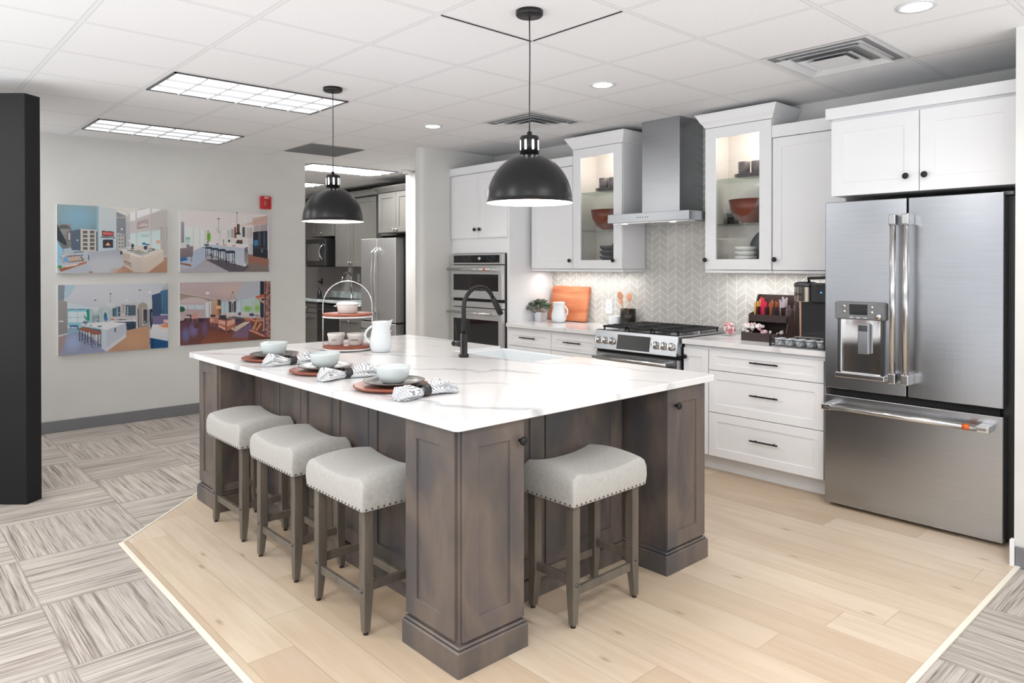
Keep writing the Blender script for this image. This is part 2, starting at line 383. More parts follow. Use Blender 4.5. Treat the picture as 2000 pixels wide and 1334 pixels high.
def knob(x, y, z, parent, m='black', world=True, M=None):
    b = B(M); b.lathe([(.006, 0), (.006, .012), (.0155, .018), (.018, .024), (.0155, .030), (.008, .033), (.001, .034)], (x, y, z), 16, 'y')
    return b.build('knob', m, parent, world=world)
def pull(x0, x1, y, z, parent):
    b = B(); b.rbox(x0, x1, y-.032, y-.024, z-.005, z+.005, .0015, 1)
    for x in (x0+.035, x1-.035): b.cyl((x, y-.026, z), (x, y, z), .0045, 8)
    return b.build('handle', 'black', parent, world=True)
def rnd_poly(pts, r, n=5, which=None):
    out = []; N = len(pts)
    for i, p in enumerate(pts):
        if which is not None and i not in which: out.append(p); continue
        p = Vector(p).to_2d() if len(p) > 2 else Vector(p); a = Vector(pts[i-1]); c = Vector(pts[(i+1) % N])
        da = (a-p).normalized(); dc = (c-p).normalized()
        for k in range(n+1):
            t = k/n; q = (p+da*r)*(1-t)**2 + p*2*t*(1-t) + (p+dc*r)*t**2; out.append((q.x, q.y))
    return out

# ------------------------------------------------------------------ setting
def sbox(name, m, *a, bev=0): return struct(B().box(*a).build(name, m, bev=bev))
YW = 5.10      # kitchen wall
FLOORP = [(-4.231, 1.034), (-.93, 1.02), (-.93, 4.26), (-.93, 5.12), (-6.0, 5.12), (-6.0, 2.80)]
sbox('floor', 'carpet', -13, 1.6, -1.4, 6.2, -.1, 0)
fo = B(); fo.prism(FLOORP, 0.0005, .006); struct(fo.build('floor_oak', 'oak'))
tr = B()
def strip(b, p, q, w, z0, z1):
    p, q = Vector(p), Vector(q); d = (q-p).normalized(); n = Vector((-d.y, d.x))*w/2
    b.prism([(p-n), (q-n), (q+n), (p+n)], z0, z1)
strip(tr, (-4.235, 1.026), (-.92, 1.012), .024, 0, .011); strip(tr, (-4.235, 1.030), (-5.99, 2.79), .014, 0, .010); strip(tr, (-.922, 1.01), (-.922, 4.222), .022, 0, .011)
struct(tr.build('trim_floor', 'trim', bev=.002))
sbox('ceiling', 'ceil', -13, 5, -3.6, 6.2, CEIL, CEIL+.1)
g = B(); g.box(-2.705, -2.700, 2.015, 2.60, CEIL-.004, CEIL+.002); g.box(-2.69, -2.10, 2.598, 2.603, CEIL-.004, CEIL+.002); struct(g.build('ceiling_gap', 'dark'))  # near-black strips drawn as the shade in open gaps beside a tile
sbox('wall_left', 'wall', -7.57, -7.45, -3.6, 3.67, 0, CEIL)
sbox('wall_kitchen', 'wall', -6.0, 5, YW, YW+.12, 0, CEIL)
cp = rnd_poly([(-6.02, 4.135), (-5.88, 4.135), (-5.88, 5.1), (-6.02, 5.1)], .06, 6, (0, 1))
struct(B().prism(cp, 0, CEIL).build('wall_column', 'wall'))
sbox('wall_passage', 'wall', -7.62, -6.021, 5.12, 6.0, 0, CEIL)
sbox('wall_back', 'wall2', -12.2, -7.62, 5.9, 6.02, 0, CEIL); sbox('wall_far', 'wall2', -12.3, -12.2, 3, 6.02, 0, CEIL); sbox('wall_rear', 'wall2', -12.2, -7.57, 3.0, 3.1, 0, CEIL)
sbox('wall_right', 'wall', -.94, 5, 4.22, 5.1, 0, CEIL)
sbox('baseboard_left', 'base', -7.45, -7.438, -3.6, 3.67, 0, .105, bev=.004)
sbox('baseboard_right', 'base', -.935, 5, 4.208, 4.22, 0, .105, bev=.004)
sbox('trim_corner', 'white', -.957, -.936, 4.205, 4.24, 0, .135, bev=.003)
t = B(); t.box(-5.0, -2.0, YW-.008, YW, .94, 1.46); t.box(-3.84, -3.06, YW-.008, YW, 1.46, CEIL); struct(t.build('wall_backsplash', 'tile'))
sbox('baseboard_back', 'base', -12.2, -7.62, 5.888, 5.9, 0, .1)

# ------------------------------------------------------------------ dark partition at left
A = Vector((-5.335, .762)); d = Vector((.673, .739)).normalized(); n = Vector((-d.y, d.x))
pp = [A-d*1.3, A-d*.0, A+d*.02+n*.115, A-d*1.3+n*.115]
o = B().prism(rnd_poly([tuple(p) for p in pp], .004, 2), .0, 2.565).build('display_partition', 'char')
tag(o, 'tall charcoal free-standing partition panel at the left edge', 'partition', loc=(A.x, A.y, 0))

# ------------------------------------------------------------------ island
isl = thing('kitchen_island', 'large dark grey stained wood kitchen island with corner posts and open knee space', 'kitchen island', (-3.36, 2.4, 0))
IT, IB = .935, .902
b = B(); b.box(-4.69, -2.317, 1.83, 2.83, .02, IB); b.box(-4.69, -3.69, 2.83, 3.18, .02, IB); b.box(-2.97, -2.317, 2.83, 3.18, .02, IB); b.box(-3.69, -2.97, 2.83, 3.18, .02, .69); b.build('cabinet_body', 'stain', isl, world=True)
b = B(); b.box(-4.69, -2.29, 1.80, 3.19, 0, .095)
b.build('base_board', 'stain', isl, bev=.006, world=True)
def ripanel(name, M, x0, x1, z0, z1, rail, knobat=None, stile=None):
    b = B(M); b.door(x0, x1, z0, z1, 0, .02, rail, .008, stile=stile); o = b.build(name, 'stain', isl, bev=.0015, world=True)
    return o
# front face panels (facing -y)
xs = [-4.36, -4.092, -3.735, -3.378, -3.018, -2.66, -2.387]
for a, c in zip(xs, xs[1:]): ripanel('side_panel', Matrix.Translation((0, 1.81, 0)), a+.003, c-.003, .10, IB-.002, .075)
# right face panels (facing +x): local x -> world y
def RM(x): return Matrix(((0, -1, 0, x), (1, 0, 0, 0), (0, 0, 1, 0), (0, 0, 0, 1)))
for a, c in ((1.93, 2.293), (2.301, 2.845)): ripanel('side_panel', RM(-2.297), a, c, .10, IB-.002, .09)
# posts
def post(x0, x1, y0, y1):
    b = B(); b.box(x0+.012, x1-.025, y0+.025, y1-.012, .09, IB)
    p = b.build('corner_post', 'stain', isl, bev=.002, world=True)
    b = B(); b.box(x0, x1, y0, y1, 0, .1); b.prism([(x0+.008, y0+.008), (x1-.008, y0+.008), (x1-.008, y1-.008), (x0+.008, y1-.008)], .1, .112)
    q = b.build('plinth', 'stain', p, bev=.005, world=True)
    return p
post(-2.385, -2.02, 1.579, 1.929); post(-2.385, -2.02, 2.84, 3.196); post(-4.715, -4.355, 1.579, 1.86)
ripanel('side_panel', Matrix.Translation((0, 1.592, 0)), -2.374, -2.062, .125, IB-.003, .075)
ripanel('side_panel', Matrix.Translation((0, 1.592, 0)), -4.703, -4.40, .125, IB-.003, .075)
for a, c, kz in ((1.612, 1.915, .816), (2.862, 3.18, .813)):
    dd = ripanel('door', RM(-2.032), a, c, .122, IB-.004, .075)
    knob(c-.025 if a < 2 else a+.06, 0, kz, dd, world=True, M=RM(-2.032))
pts = [(-4.80, 1.556), (-2.0, 1.556), (-2.0, 3.236), (-2.975, 3.236), (-2.975, 2.84), (-3.685, 2.84), (-3.685, 3.25), (-4.80, 3.25)]
o = B().prism(rnd_poly(pts, .03, 5, (0, 1, 2, 7)), IB, IT).build('countertop', 'quartz', bev=.004, seg=2)
tag(o, 'white quartz slab with grey veins topping the dark island', 'countertop', loc=(-3.4, 2.4, IB))
# sink
s = thing('farmhouse_sink', 'white apron-front sink set in the back edge of the island', 'sink', (-3.33, 3.06, .70))
b = B(); x0, x1, y0, y1, zt, zb, w = -3.68, -2.98, 2.845, 3.275, .922, .70, .022
o1 = [(x0, y0), (x1, y0), (x1, y1), (x0, y1)]; i1 = [(x0+w, y0+w), (x1-w, y0+w), (x1-w, y1-w), (x0+w, y1-w)]
vo0 = [b.v((x, y, zb)) for x, y in o1]; vo1 = [b.v((x, y, zt)) for x, y in o1]; vi1 = [b.v((x, y, zt)) for x, y in i1]; vi0 = [b.v((x, y, zb+.03)) for x, y in i1]
for k in range(4):
    j = (k+1) % 4; b.f([vo0[k], vo0[j], vo1[j], vo1[k]]); b.f([vo1[k], vo1[j], vi1[j], vi1[k]]); b.f([vi1[k], vi1[j], vi0[j], vi0[k]])
b.f(vo0[::-1]); b.f(vi0); b.build('basin', 'ceram', s, bev=.008, world=True, seg=3)
B().lathe([(.04, .731), (.04, .734), (.03, .733), (.001, .732)], (-3.33, 3.06, 0), 20).build('drain', 'chrome', s, world=True)
# faucet
fa = thing('kitchen_faucet', 'matte black gooseneck pull-down faucet on the island', 'faucet', (-3.41, 2.71, IT))
b = B(); b.lathe([(.031, 0), (.031, .018), (.022, .02), (.0225, .138), (.017, .14), (.017, .145)], (0, 0, 0), 24); b.build('base', 'black', fa)
pts = [(0, 0, .14), (0, 0, .22), (0, 0, .30)]+[(0, .122-.122*math.cos(a), .30+.122*math.sin(a)) for a in [PI*k/14 for k in range(1, 13)]]
b = B(); b.tube(pts, .0135, 16); b.build('spout', 'black', fa)
e = Vector(pts[-1]); dv = (Vector(pts[-1])-Vector(pts[-2])).normalized()
b = B(); b.tube([e, e+dv*.02, e+dv*.10, e+dv*.125], .016, 16, rs=[.0135, .018, .020, .019]); b.build('spray_head', 'black', fa)
b = B(); b.cyl((-.02, 0, .075), (-.085, 0, .075), .017, 16); b.cyl((-.085, 0, .075), (-.10, 0, .075), .018, 16); b.tube([(-.07, 0, .075), (-.073, 0, .12), (-.078, 0, .20)], .0035, 8); b.build('handle', 'black', fa)

# ------------------------------------------------------------------ stools
def make_stool():
    st = thing('counter_stool', '', 'stool')
    L, Wd = .47, .305
    b = B(); nx, ny = 24, 12; zt = []
    def top(x, y):
        u = x/(L/2); v = y/(Wd/2)
        h = .628 + .030*(abs(u)**2.2) - .012 - .0*v
        return h + .016*(1-v*v) - .03*max(0, abs(u)-.86)/.14
    rows = []
    ring_n = []
    xs = [-L/2+L*i/nx for i in range(nx+1)]; ys = [-Wd/2+Wd*j/ny for j in range(ny+1)]
    G = [[b.v((x, y, top(x, y))) for y in ys] for x in xs]
    for i in range(nx):
        for j in range(ny): b.f([G[i][j], G[i+1][j], G[i+1][j+1], G[i][j+1]], True)
    loop = [(i, 0) for i in range(nx+1)]+[(nx, j) for j in range(1, ny+1)]+[(i, ny) for i in range(nx-1, -1, -1)]+[(0, j) for j in range(ny-1, 0, -1)]
    prev = [G[i][j] for i, j in loop]
    for k, (zf, ou) in enumerate(((.75, .007), (.4, .008), (.0, .004))):
        cur = []
        for i, j in loop:
            x, y = xs[i], ys[j]; z = .505+(top(x, y)-.505)*zf
            dx = ou*(1 if i == nx else -1 if i == 0 else 0); dy = ou*(1 if j == ny else -1 if j == 0 else 0)
            cur.append(b.v((x+dx, y+dy, z)))
        for q in range(len(loop)): b.f([prev[q], cur[q], cur[(q+1) % len(loop)], prev[(q+1) % len(loop)]], True)
        prev = cur
    b.f(prev[::-1])
    seat = b.build('seat', 'linen', st)
    bv = seat.modifiers.new('bevel', 'BEVEL'); bv.width = .009; bv.segments = 3; bv.limit_method = 'ANGLE'; bv.angle_limit = math.radians(50)
    b = B()
    def nail(x, y, ax, sg):
        if ax == 'x': b.lathe([(.0045, 0), (.003, .002), (.0004, .003)], (x, y, .516), 8, 'x') if sg > 0 else b.lathe([(.0045, 0), (.003, -.002), (.0004, -.003)], (x, y, .516), 8, 'x')
        else: b.lathe([(.0045, 0), (.003, .002*-sg), (.0004, .003*-sg)], (x, y, .516), 8, 'y')
    for k in range(17):
        for sg in (-1, 1): nail(-.22+.44*k/16, sg*(Wd/2+.005), 'y', sg)
    for k in range(11):
        for sg in (-1, 1): nail(sg*(L/2+.005), -.138+.276*k/10, 'x', sg)
    nh = b.build('nailhead_trim', 'nail', seat); nh['kind'] = 'stuff'
    ox, oy, w = .215, .1325, .042
    for sx in (-1, 1):
        for sy in (-1, 1):
            b = B(); X, Y = sx*ox, sy*oy
            def sq(z, ti, to=0):
                xo, yo = X-sx*to, Y-sy*to; xi, yi = X-sx*(w-ti), Y-sy*(w-ti); return [(xo, yo, z), (xi, yo, z), (xi, yi, z), (xo, yi, z)]
            b.ringed([sq(.012, .014), sq(.16, .0), sq(.516, 0)], sm=False)
            lg = b.build('leg', 'stool', st, bev=.002)
            B().cyl((X-sx*.014, Y-sy*.014, 0), (X-sx*.014, Y-sy*.014, .013), .011, 12).build('foot_pad', 'blackp', lg)
            B().lathe([(.009, 0), (.009, .002), (.005, .005), (.0005, .006)], (X-sx*.021, Y, .175), 12, 'y' if sy < 0 else 'y').build('bolt', 'steeld', lg) if sy < 0 else None
    for sy in (-1, 1):
        b = B(); b.box(-ox+w, ox-w, sy*oy-sy*.030, sy*oy-sy*.010, .125, .16); b.build('stretcher', 'stool', st, bev=.002)
    for sx in (-1, 1):
        b = B(); b.box(sx*ox-sx*.030, sx*ox-sx*.010, -oy+w, oy-w, .17, .205); b.build('stretcher', 'stool', st, bev=.002)
    return st
s0 = make_stool(); s0.location = (-2.727, 1.62, .006)
s0['label'] = 'nearest of the three grey upholstered saddle stools along the long side of the island'
s0['group'] = 'saddle stools at the island'
dup(s0, (-3.367, 1.628, .006), 'middle of the three grey saddle stools along the long side of the island')
dup(s0, (-4.022, 1.640, .006), 'grey saddle stool farthest left, beside the left corner post of the island')
dup(s0, (-2.117, 2.36, .006), 'grey saddle stool tucked between the two posts at the short end of the island', rz=PI/2)

# ------------------------------------------------------------------ pendants
def pendant(x, y, label):
    p = thing('pendant_lamp', label, 'pendant lamp', (x, y, CEIL), 0, 'black dome pendants over the island')
    b = B(); b.lathe([(.063, 0), (.063, -.018), (.058, -.024), (.001, -.024)], seg=32)
    c = b.build('ceiling_canopy', 'black', p)
    b = B(); b.tube([(0, 0, -.02), (.003, 0, -.2), (-.002, .002, -.4), (0, 0, -.58)], .0028, 8); b.build('cord', 'blackp', p)
    z = 1.783-CEIL; R = .197
    prof = []
    for k in range(15):
        a = (PI/2)*(1-k/14); a = a*.86
        prof.append((R*math.cos(a)*1.0, .012+.222*math.sin(a)))
    prof = prof  # from near top down to rim
    out = [(.041, z+.235)]+[(max(.043, R*math.cos(t)), z+.004+.222*math.sin(t)) for t in [PI/2*(.86-.86*k/18) for k in range(19)]]+[(R+.004, z+.001), (R+.004, z-.002)]
    inn = [(R-.002, z)]+[(max(.03, (R-.004)*math.cos(t)), z+.004+.216*math.sin(t)) for t in [PI/2*(.86*k/18) for k in range(19)]]
    b = B(); seg = 64
    def ring(r, h): return [b.v((r*math.cos(2*PI*k/seg), r*math.sin(2*PI*k/seg), h)) for k in range(seg)]
    RR = [ring(r, h) for r, h in out]
    for i in range(len(RR)-1):
        for j in range(seg): b.f([RR[i][j], RR[i][(j+1) % seg], RR[i+1][(j+1) % seg], RR[i+1][j]], True)
    sh = b.build('shade', 'satin', p)
    b = B(); RR = [ring(r, h) for r, h in [(R+.0035, z-.0021)]+inn]
    for i in range(len(RR)-1):
        for j in range(seg): b.f([RR[i][j], RR[i][(j+1) % seg], RR[i+1][(j+1) % seg], RR[i+1][j]], True)
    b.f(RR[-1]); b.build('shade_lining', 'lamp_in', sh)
    b = B(); b.lathe([(.044, z+.222), (.044, z+.30), (.040, z+.306), (.012, z+.308), (.012, z+.322), (.006, z+.33), (.001, z+.33)], seg=32); so = b.build('socket_cap', 'satin', p)
    b = B()
    for k in range(8):
        a = 2*PI*(k+.5)/8; cx, cy = .0435*math.cos(a), .0435*math.sin(a); tx, ty = -math.sin(a), math.cos(a)
        pr = [(cx*1.02+tx*.0055*math.cos(q), cy*1.02+ty*.0055*math.cos(q), z+.263+.018*(1 if math.sin(q) > 0 else -1)+.0055*math.sin(q)) for q in [2*PI*i/12 for i in range(12)]]
        pr2 = [(x*.97, y*.97, zz) for x, y, zz in pr]; b.ringed([pr2, pr], True, False)
    b.build('vent_slot', 'slot', so)
    b = B(); b.lathe([(.001, z+.07), (.02, z+.075), (.03, z+.1), (.022, z+.135), (.014, z+.16), (.014, z+.2)], seg=20); b.build('bulb', 'bulb', p)
    return p
pendant(-2.39, 2.287, 'black dome pendant over the right end of the island, the larger looking one')
pendant(-4.306, 2.319, 'black dome pendant over the left end of the island')

# ------------------------------------------------------------------ ceiling fixtures
def troffer(x, y, label):
    p = thing('ceiling_troffer', label, 'ceiling light', (x, y, CEIL), 0, 'recessed fluorescent troffers')
    b = B(); w, l = .292, .588
    for a in ((-w, -w+.014, -l, l), (w-.014, w, -l, l), (-w, w, -l, -l+.014), (-w, w, l-.014, l)): b.box(*a, -.008, .0)
    b.build('frame', 'steeld', p)
    b = B(); b.box(-w+.012, w-.012, -l+.012, l-.012, -.002, -.0005); b.build('diffuser', 'troffer', p)
    b = B()
    for k in range(1, 3): b.box(-w+2*w*k/3-.004, -w+2*w*k/3+.004, -l+.012, l-.012, -.014, -.002)
    for k in range(1, 6): b.box(-w+.012, w-.012, -l+2*l*k/6-.004, -l+2*l*k/6+.004, -.014, -.002)
    b.build('louver', 'louver', p)
    return p
troffer(-4.868, 2.0, 'long lit ceiling light with white louvre cells, nearer of the two by the picture wall')
troffer(-6.75, 2.0, 'lit louvred ceiling light farther back, close to the picture wall')
troffer(-7.95, 4.45, 'lit louvred ceiling light seen through the opening, just behind the left pendant cord')
troffer(-9.8, 4.45, 'lit louvred ceiling light deepest in the back room behind the left pendant')
def downlight(x, y, label):
    p = thing('recessed_downlight', label, 'downlight', (x, y, CEIL), 0, 'round recessed downlights')
    B().lathe([(.085, 0), (.083, -.006), (.062, -.006), (.060, 0)], seg=36).build('trim_ring', 'vent', p)
    B().lathe([(.060, -.002), (.058, -.007), (.001, -.008)], seg=36).build('lens', 'down', p)
downlight(-3.044, 3.57, 'round lit downlight in the ceiling right of the near pendant cord')
downlight(-4.92, 3.578, 'round lit downlight between the two pendants')
downlight(-1.166, 3.538, 'round lit downlight at the top right above the refrigerator')
def diffuser(x, y, label):
    p = thing('air_diffuser', label, 'air vent', (x, y, CEIL), 0, 'square ceiling air diffusers')
    def cone(r0, z0, r1, z1, t):
        b = B(); b.ringed([[(sx*r, sy*r, z) for sx, sy in ((-1, -1), (1, -1), (1, 1), (-1, 1))] for r, z in ((r0, z0), (r1, z1))], False, False); return b
    b = cone(.298, -.003, .27, -.003, 0); b.build('frame', 'vent', p)
    b = cone(.27, -.004, .235, -.001, 0); b.ringed([[(sx*.2, sy*.2, -.001) for sx, sy in ((-1, -1), (1, -1), (1, 1), (-1, 1))]], True, False); b.build('throat', 'ventg', p)
    for r0, r1 in ((.235, .185), (.15, .10)):
        b = B(); b.ringed([[(sx*r, sy*r, z) for sx, sy in ((-1, -1), (1, -1), (1, 1), (-1, 1))] for r, z in ((r0, -.022), (r0, -.024), (r1, -.004), (r1, -.002))], False, False); b.build('cone', 'vent', p, bev=.0)
    b = B(); b.ringed([[(sx*r, sy*r, z) for sx, sy in ((-1, -1), (1, -1), (1, 1), (-1, 1))] for r, z in ((.105, -.026), (.03, -.012))], True, False); b.build('center_panel', 'vent', p)
diffuser(-1.77, 4.09, 'square white ceiling air diffuser above the refrigerator cabinet')
diffuser(-4.24, 4.09, 'square white ceiling air diffuser behind the near pendant cord')
p = thing('return_grille', 'flat grey square air grille in the ceiling beside the left pendant cord', 'air vent', (-6.70, 3.51, CEIL))
B().box(-.30, .30, -.29, .29, -.008, 0).build('panel', 'ventg', p)
b = B()
for k in range(38): b.box(-.29, .29, -.285+.0152*k, -.2795+.0152*k, -.011, -.008)
b.build('slats', 'ventg', p)
p = thing('smoke_detector', 'small white detector on the ceiling at the edge of the wall opening', 'detector', (-7.45, 5.02, CEIL))
B().lathe([(.06, 0), (.06, -.02), (.045, -.045), (.001, -.05)], seg=24).build('housing', 'plug', p); B().lathe([(.02, -.045), (.018, -.056), (.001, -.057)], seg=16).build('sensor', 'ventg', p)
p = thing('fire_strobe', 'small red fire alarm strobe on the wall above the pictures', 'fire alarm', (-7.43, 3.205, 2.155))
B(Matrix.Translation((0, 0, 0))).rbox(-.02, .03, -.056, .056, -.068, .068, .008).build('housing', 'red', p)
b = B(); b.ringed([[(.03, -.03, -.045), (.03, .04, -.045), (.03, .04, .03), (.03, -.03, .03)], [(.052, -.012, -.02), (.052, .022, -.02), (.052, .022, .012), (.052, -.012, .012)]], True, False); b.build('lens', 'glass', p)
text('FIRE', 'lettering', .028, Matrix.Translation((.0305, .0, .05)) @ Matrix.Rotation(PI/2, 4, 'Z') @ RX, 'plug', p, world=False)

# ------------------------------------------------------------------ white kitchen cabinets
def cab(name, label, cat, x0, x1, y0, y1, z0, z1, group=None, m='white'):
    t = thing(name, label, cat, ((x0+x1)/2, (y0+y1)/2, z0), 0, group)
    return t
def crown_flat(t, x0, x1, y, z0, z1, m='white', back=YW-.002):
    b = B(); b.box(x0, x1, y, back, z0, z1); return b.build('crown_board', m, t, bev=.002, world=True)
YB, YF = 4.52, 4.50
def base_unit(label, x0, x1, drawers, dr=None, side=True):
    t = cab('base_cabinet', label, 'cabinet', x0, x1, YB, YW, 0, .91, 'white base cabinets')
    B().box(x0, x1, YB+.001, YW-.002, .125, .91).build('body', 'white', t, world=True)
    B().box(x0, x1, YB+.085, YB+.10, 0, .125).build('toe_kick', 'white', t, world=True)
    for z0, z1 in drawers:
        d = B().door(x0+.003, x1-.003, z0, z1, YF, .02, .042 if z1-z0 < .2 else .06, .006, stile=.06).build('drawer', 'white', t, .0012, True)
        cx = (x0+x1)/2+ (.018 if x1 > -2.1 else 0); pull(cx-.102, cx+.102, YF, (z0+z1)/2+.012, d)
    return t
DR3 = [(.743, .884), (.442, .738), (.129, .437)]
base_unit('white two-column base cabinet beside the ovens, below the cutting board', -4.995, -4.43, DR3)
base_unit('white drawer base cabinet directly left of the range', -4.43, -3.89, DR3)
base_unit('wide white three-drawer base cabinet left of the refrigerator', -2.845, -2.012, DR3)
t = cab('base_cabinet', 'narrow white one-door base cabinet between the range and the drawer cabinet', 'cabinet', -3.058, -2.845, YB, YW, 0, .91, 'white base cabinets')
B().box(-3.058, -2.846, YB+.001, YW-.002, .125, .91).build('body', 'white', t, world=True)
B().box(-3.058, -2.846, YB+.085, YB+.10, 0, .125).build('toe_kick', 'white', t, world=True)
d = B().door(-3.055, -2.849, .129, .884, YF, .02, .06, .006, stile=.05).build('door', 'white', t, .0012, True)
knob(-3.03, YF, .82, d)
for x0, x1, lb in ((-4.998, -3.872, 'white quartz counter left of the range, under the cutting board'), (-3.056, -1.99, 'white quartz counter right of the range, under the coffee maker')):
    o = B().prism([(x0, 4.475), (x1, 4.475), (x1, YW-.009), (x0, YW-.009)], .912, .948).build('countertop', 'quartz', bev=.003)
    tag(o, lb, 'countertop', 'wall counters', loc=((x0+x1)/2, 4.8, .912))
YU = 4.77
def plain_upper(label, x0, x1, kx):
    t = cab('wall_cabinet', label, 'cabinet', x0, x1, YU, YW, 1.43, 2.47, 'white wall cabinets')
    B().box(x0, x1, YU+.021, YW-.009, 1.455, 2.40).build('body', 'white', t, world=True)
    B().box(x0, x1, YU+.01, YW-.009, 1.432, 1.452).build('light_rail', 'white', t, .001, True)
    d = B().door(x0+.003, x1-.003, 1.456, 2.385, YU, .02, .065, .006).build('door', 'white', t, .0012, True)
    knob(kx, YU, 1.53, d)
    crown_flat(t, x0, x1, YU-.012, 2.39, 2.475)
    return t
plain_upper('white solid-door wall cabinet left of the lit glass cabinet, next to the ovens', -4.96, -4.42, -4.445)
plain_upper('white solid-door wall cabinet between the right glass cabinet and the refrigerator', -2.503, -1.99, -2.477)
def crown(t, x0, x1, y, z0, z1, fl):
    b = B(); P = []
    prof = [(0, z0), (.006, z0+.006), (.012, z0+.02), (.03, z0+.045), (fl-.006, z1-.012), (fl, z1-.008), (fl, z1)]
    rings = []
    for o, z in prof: rings.append([(x0-o, YW-.009, z), (x0-o, y-o, z), (x1+o, y-o, z), (x1+o, YW-.009, z)])
    b.ringed(rings, True, False); return b.build('crown_molding', 'white', t, .001, True)
def glass_upper(label, x0, x1, kx):
    t = cab('glass_door_cabinet', label, 'cabinet', x0, x1, YU, YW, 1.43, 2.63, 'white glass-door cabinets')
    b = B(); th = .018; y0, y1, z0, z1 = YU+.021, YW-.009, 1.455, 2.53
    b.box(x0, x0+th, y0, y1, z0, z1); b.box(x1-th, x1, y0, y1, z0, z1); b.box(x0+th, x1-th, y0, y1, z0, z0+th); b.box(x0+th, x1-th, y0, y1, z1-th, z1)
    b.build('body', 'white', t, world=True)
    b = B(); e = .0185; b.box(x0+e, x0+e+.002, y0+.003, y1-.02, z0+e, z1-e); b.box(x1-e-.002, x1-e, y0+.003, y1-.02, z0+e, z1-e); b.box(x0+e, x1-e, y1-.02, y1-.012, z0+e, z1-e); b.box(x0+e, x1-e, y0+.003, y1-.02, z0+e, z0+e+.002); b.box(x0+e, x1-e, y0+.003, y1-.02, z1-e-.002, z1-e)
    b.build('interior_lining', 'inner', t, world=True)
    d = B().door(x0+.003, x1-.003, 1.456, 2.525, YU, .02, .078, .006, True, .092).build('door', 'white', t, .0012, True)
    B().box(x0+.085, x1-.085, YU+.009, YU+.012, 1.52, 2.46).build('glass_pane', 'glass', d, world=True)
    knob(kx, YU, 1.53, d)
    for z in (1.80, 2.138): B().box(x0+.022, x1-.022, YU+.035, y1-.022, z-.006, z).build('glass_shelf', 'shelf', t, world=True)
    B().box(x0, x1, YU+.01, YW-.009, 1.432, 1.452).build('light_rail', 'white', t, .001, True)
    crown(t, x0, x1, YU+.005, 2.53, 2.63, .058)
    B().lathe([(.028, 2.509), (.028, 2.503), (.02, 2.501), (.001, 2.501)], ((x0+x1)/2+.12, 4.90, 0), 20).build('puck_light', 'down', t, world=True)
    return t
glass_upper('tall white lit glass-door cabinet left of the range hood', -4.42, -3.852, -3.937)
glass_upper('tall white lit glass-door cabinet right of the range hood', -3.05, -2.508, -3.035)
# oven tower
t = cab('oven_cabinet', 'tall white cabinet holding the built-in wall ovens', 'cabinet', -5.878, -5.0, YB, YW, 0, 2.476)
b = B(); b.box(-5.878, -5.855, YB, YW-.002, 0, 2.41); b.box(-5.018, -5.0, YB, YW-.002, 0, 2.41); b.box(-5.855, -5.018, YB+.05, YW-.002, .1, 2.41)
b.box(-5.855, -5.018, YB, YB+.05, 1.606, 2.41); b.box(-5.855, -5.018, YB, YB+.05, .1, .36)
b.box(-5.855, -5.835, YB, YB+.05, .36, 1.606); b.box(-5.032, -5.018, YB, YB+.05, .36, 1.606)
b.build('body', 'white', t, .001, True)
for a, c, kx in ((-5.868, -5.435, -5.47), (-5.432, -5.012, -5.395)):
    d = B().door(a, c, 1.757, 2.39, YF, .02, .065, .006).build('door', 'white', t, .0012, True); knob(kx, YF, 1.84, d)
B().door(-5.868, -5.012, .13, .36, YF, .02, .06, .006).build('drawer', 'white', t, .0012, True)
crown_flat(t, -5.878, -4.992, YF-.012, 2.40, 2.474)
# above fridge
t = cab('wall_cabinet', 'wide deep white two-door cabinet above the refrigerator', 'cabinet', -1.94, -.955, 4.44, YW, 1.91, 2.455)
B().box(-1.937, -.957, 4.441, YW-.002, 1.915, 2.41).build('body', 'white', t, world=True)
for a, c, kx in ((-1.935, -1.442, -1.505), (-1.438, -.96, -1.408)):
    d = B().door(a, c, 1.913, 2.37, 4.42, .02, .078, .006).build('door', 'white', t, .0012, True); knob(kx, 4.42, 2.0, d)
b = B(); b.box(-1.966, -.955, 4.405, YW-.002, 2.385, 2.453); b.build('crown_board', 'white', t, .002, True)

# ------------------------------------------------------------------ range hood
t = thing('range_hood', 'stainless steel chimney range hood between the glass cabinets', 'range hood', (-3.488, 4.86, 1.83))
b = B(); b.rbox(-3.846, -3.062, 4.575, YW-.009, 1.834, 1.904, .002, 1); b.build('canopy', 'steel', t, world=True)
b = B(); b.rbox(-3.636, -3.272, 4.76, YW-.009, 1.905, CEIL-.002, .002, 1); b.build('chimney', 'steel', t, world=True)
b = B(); b.box(-3.82, -3.457, 4.61, 5.07, 1.826, 1.834); b.box(-3.453, -3.09, 4.61, 5.07, 1.826, 1.834); b.build('filter', 'steelh', t, world=True)
for x in (-3.72, -3.25): B().lathe([(.025, 1.834), (.025, 1.824), (.001, 1.824)], (x, 4.64, 0), 16).build('hood_light', 'down', t, world=True)
b = B(); [b.cyl((-3.54+.025*k, 4.576, 1.869), (-3.54+.025*k, 4.573, 1.869), .004, 10) for k in range(5)]; b.build('control_buttons', 'blackp', t, world=True)

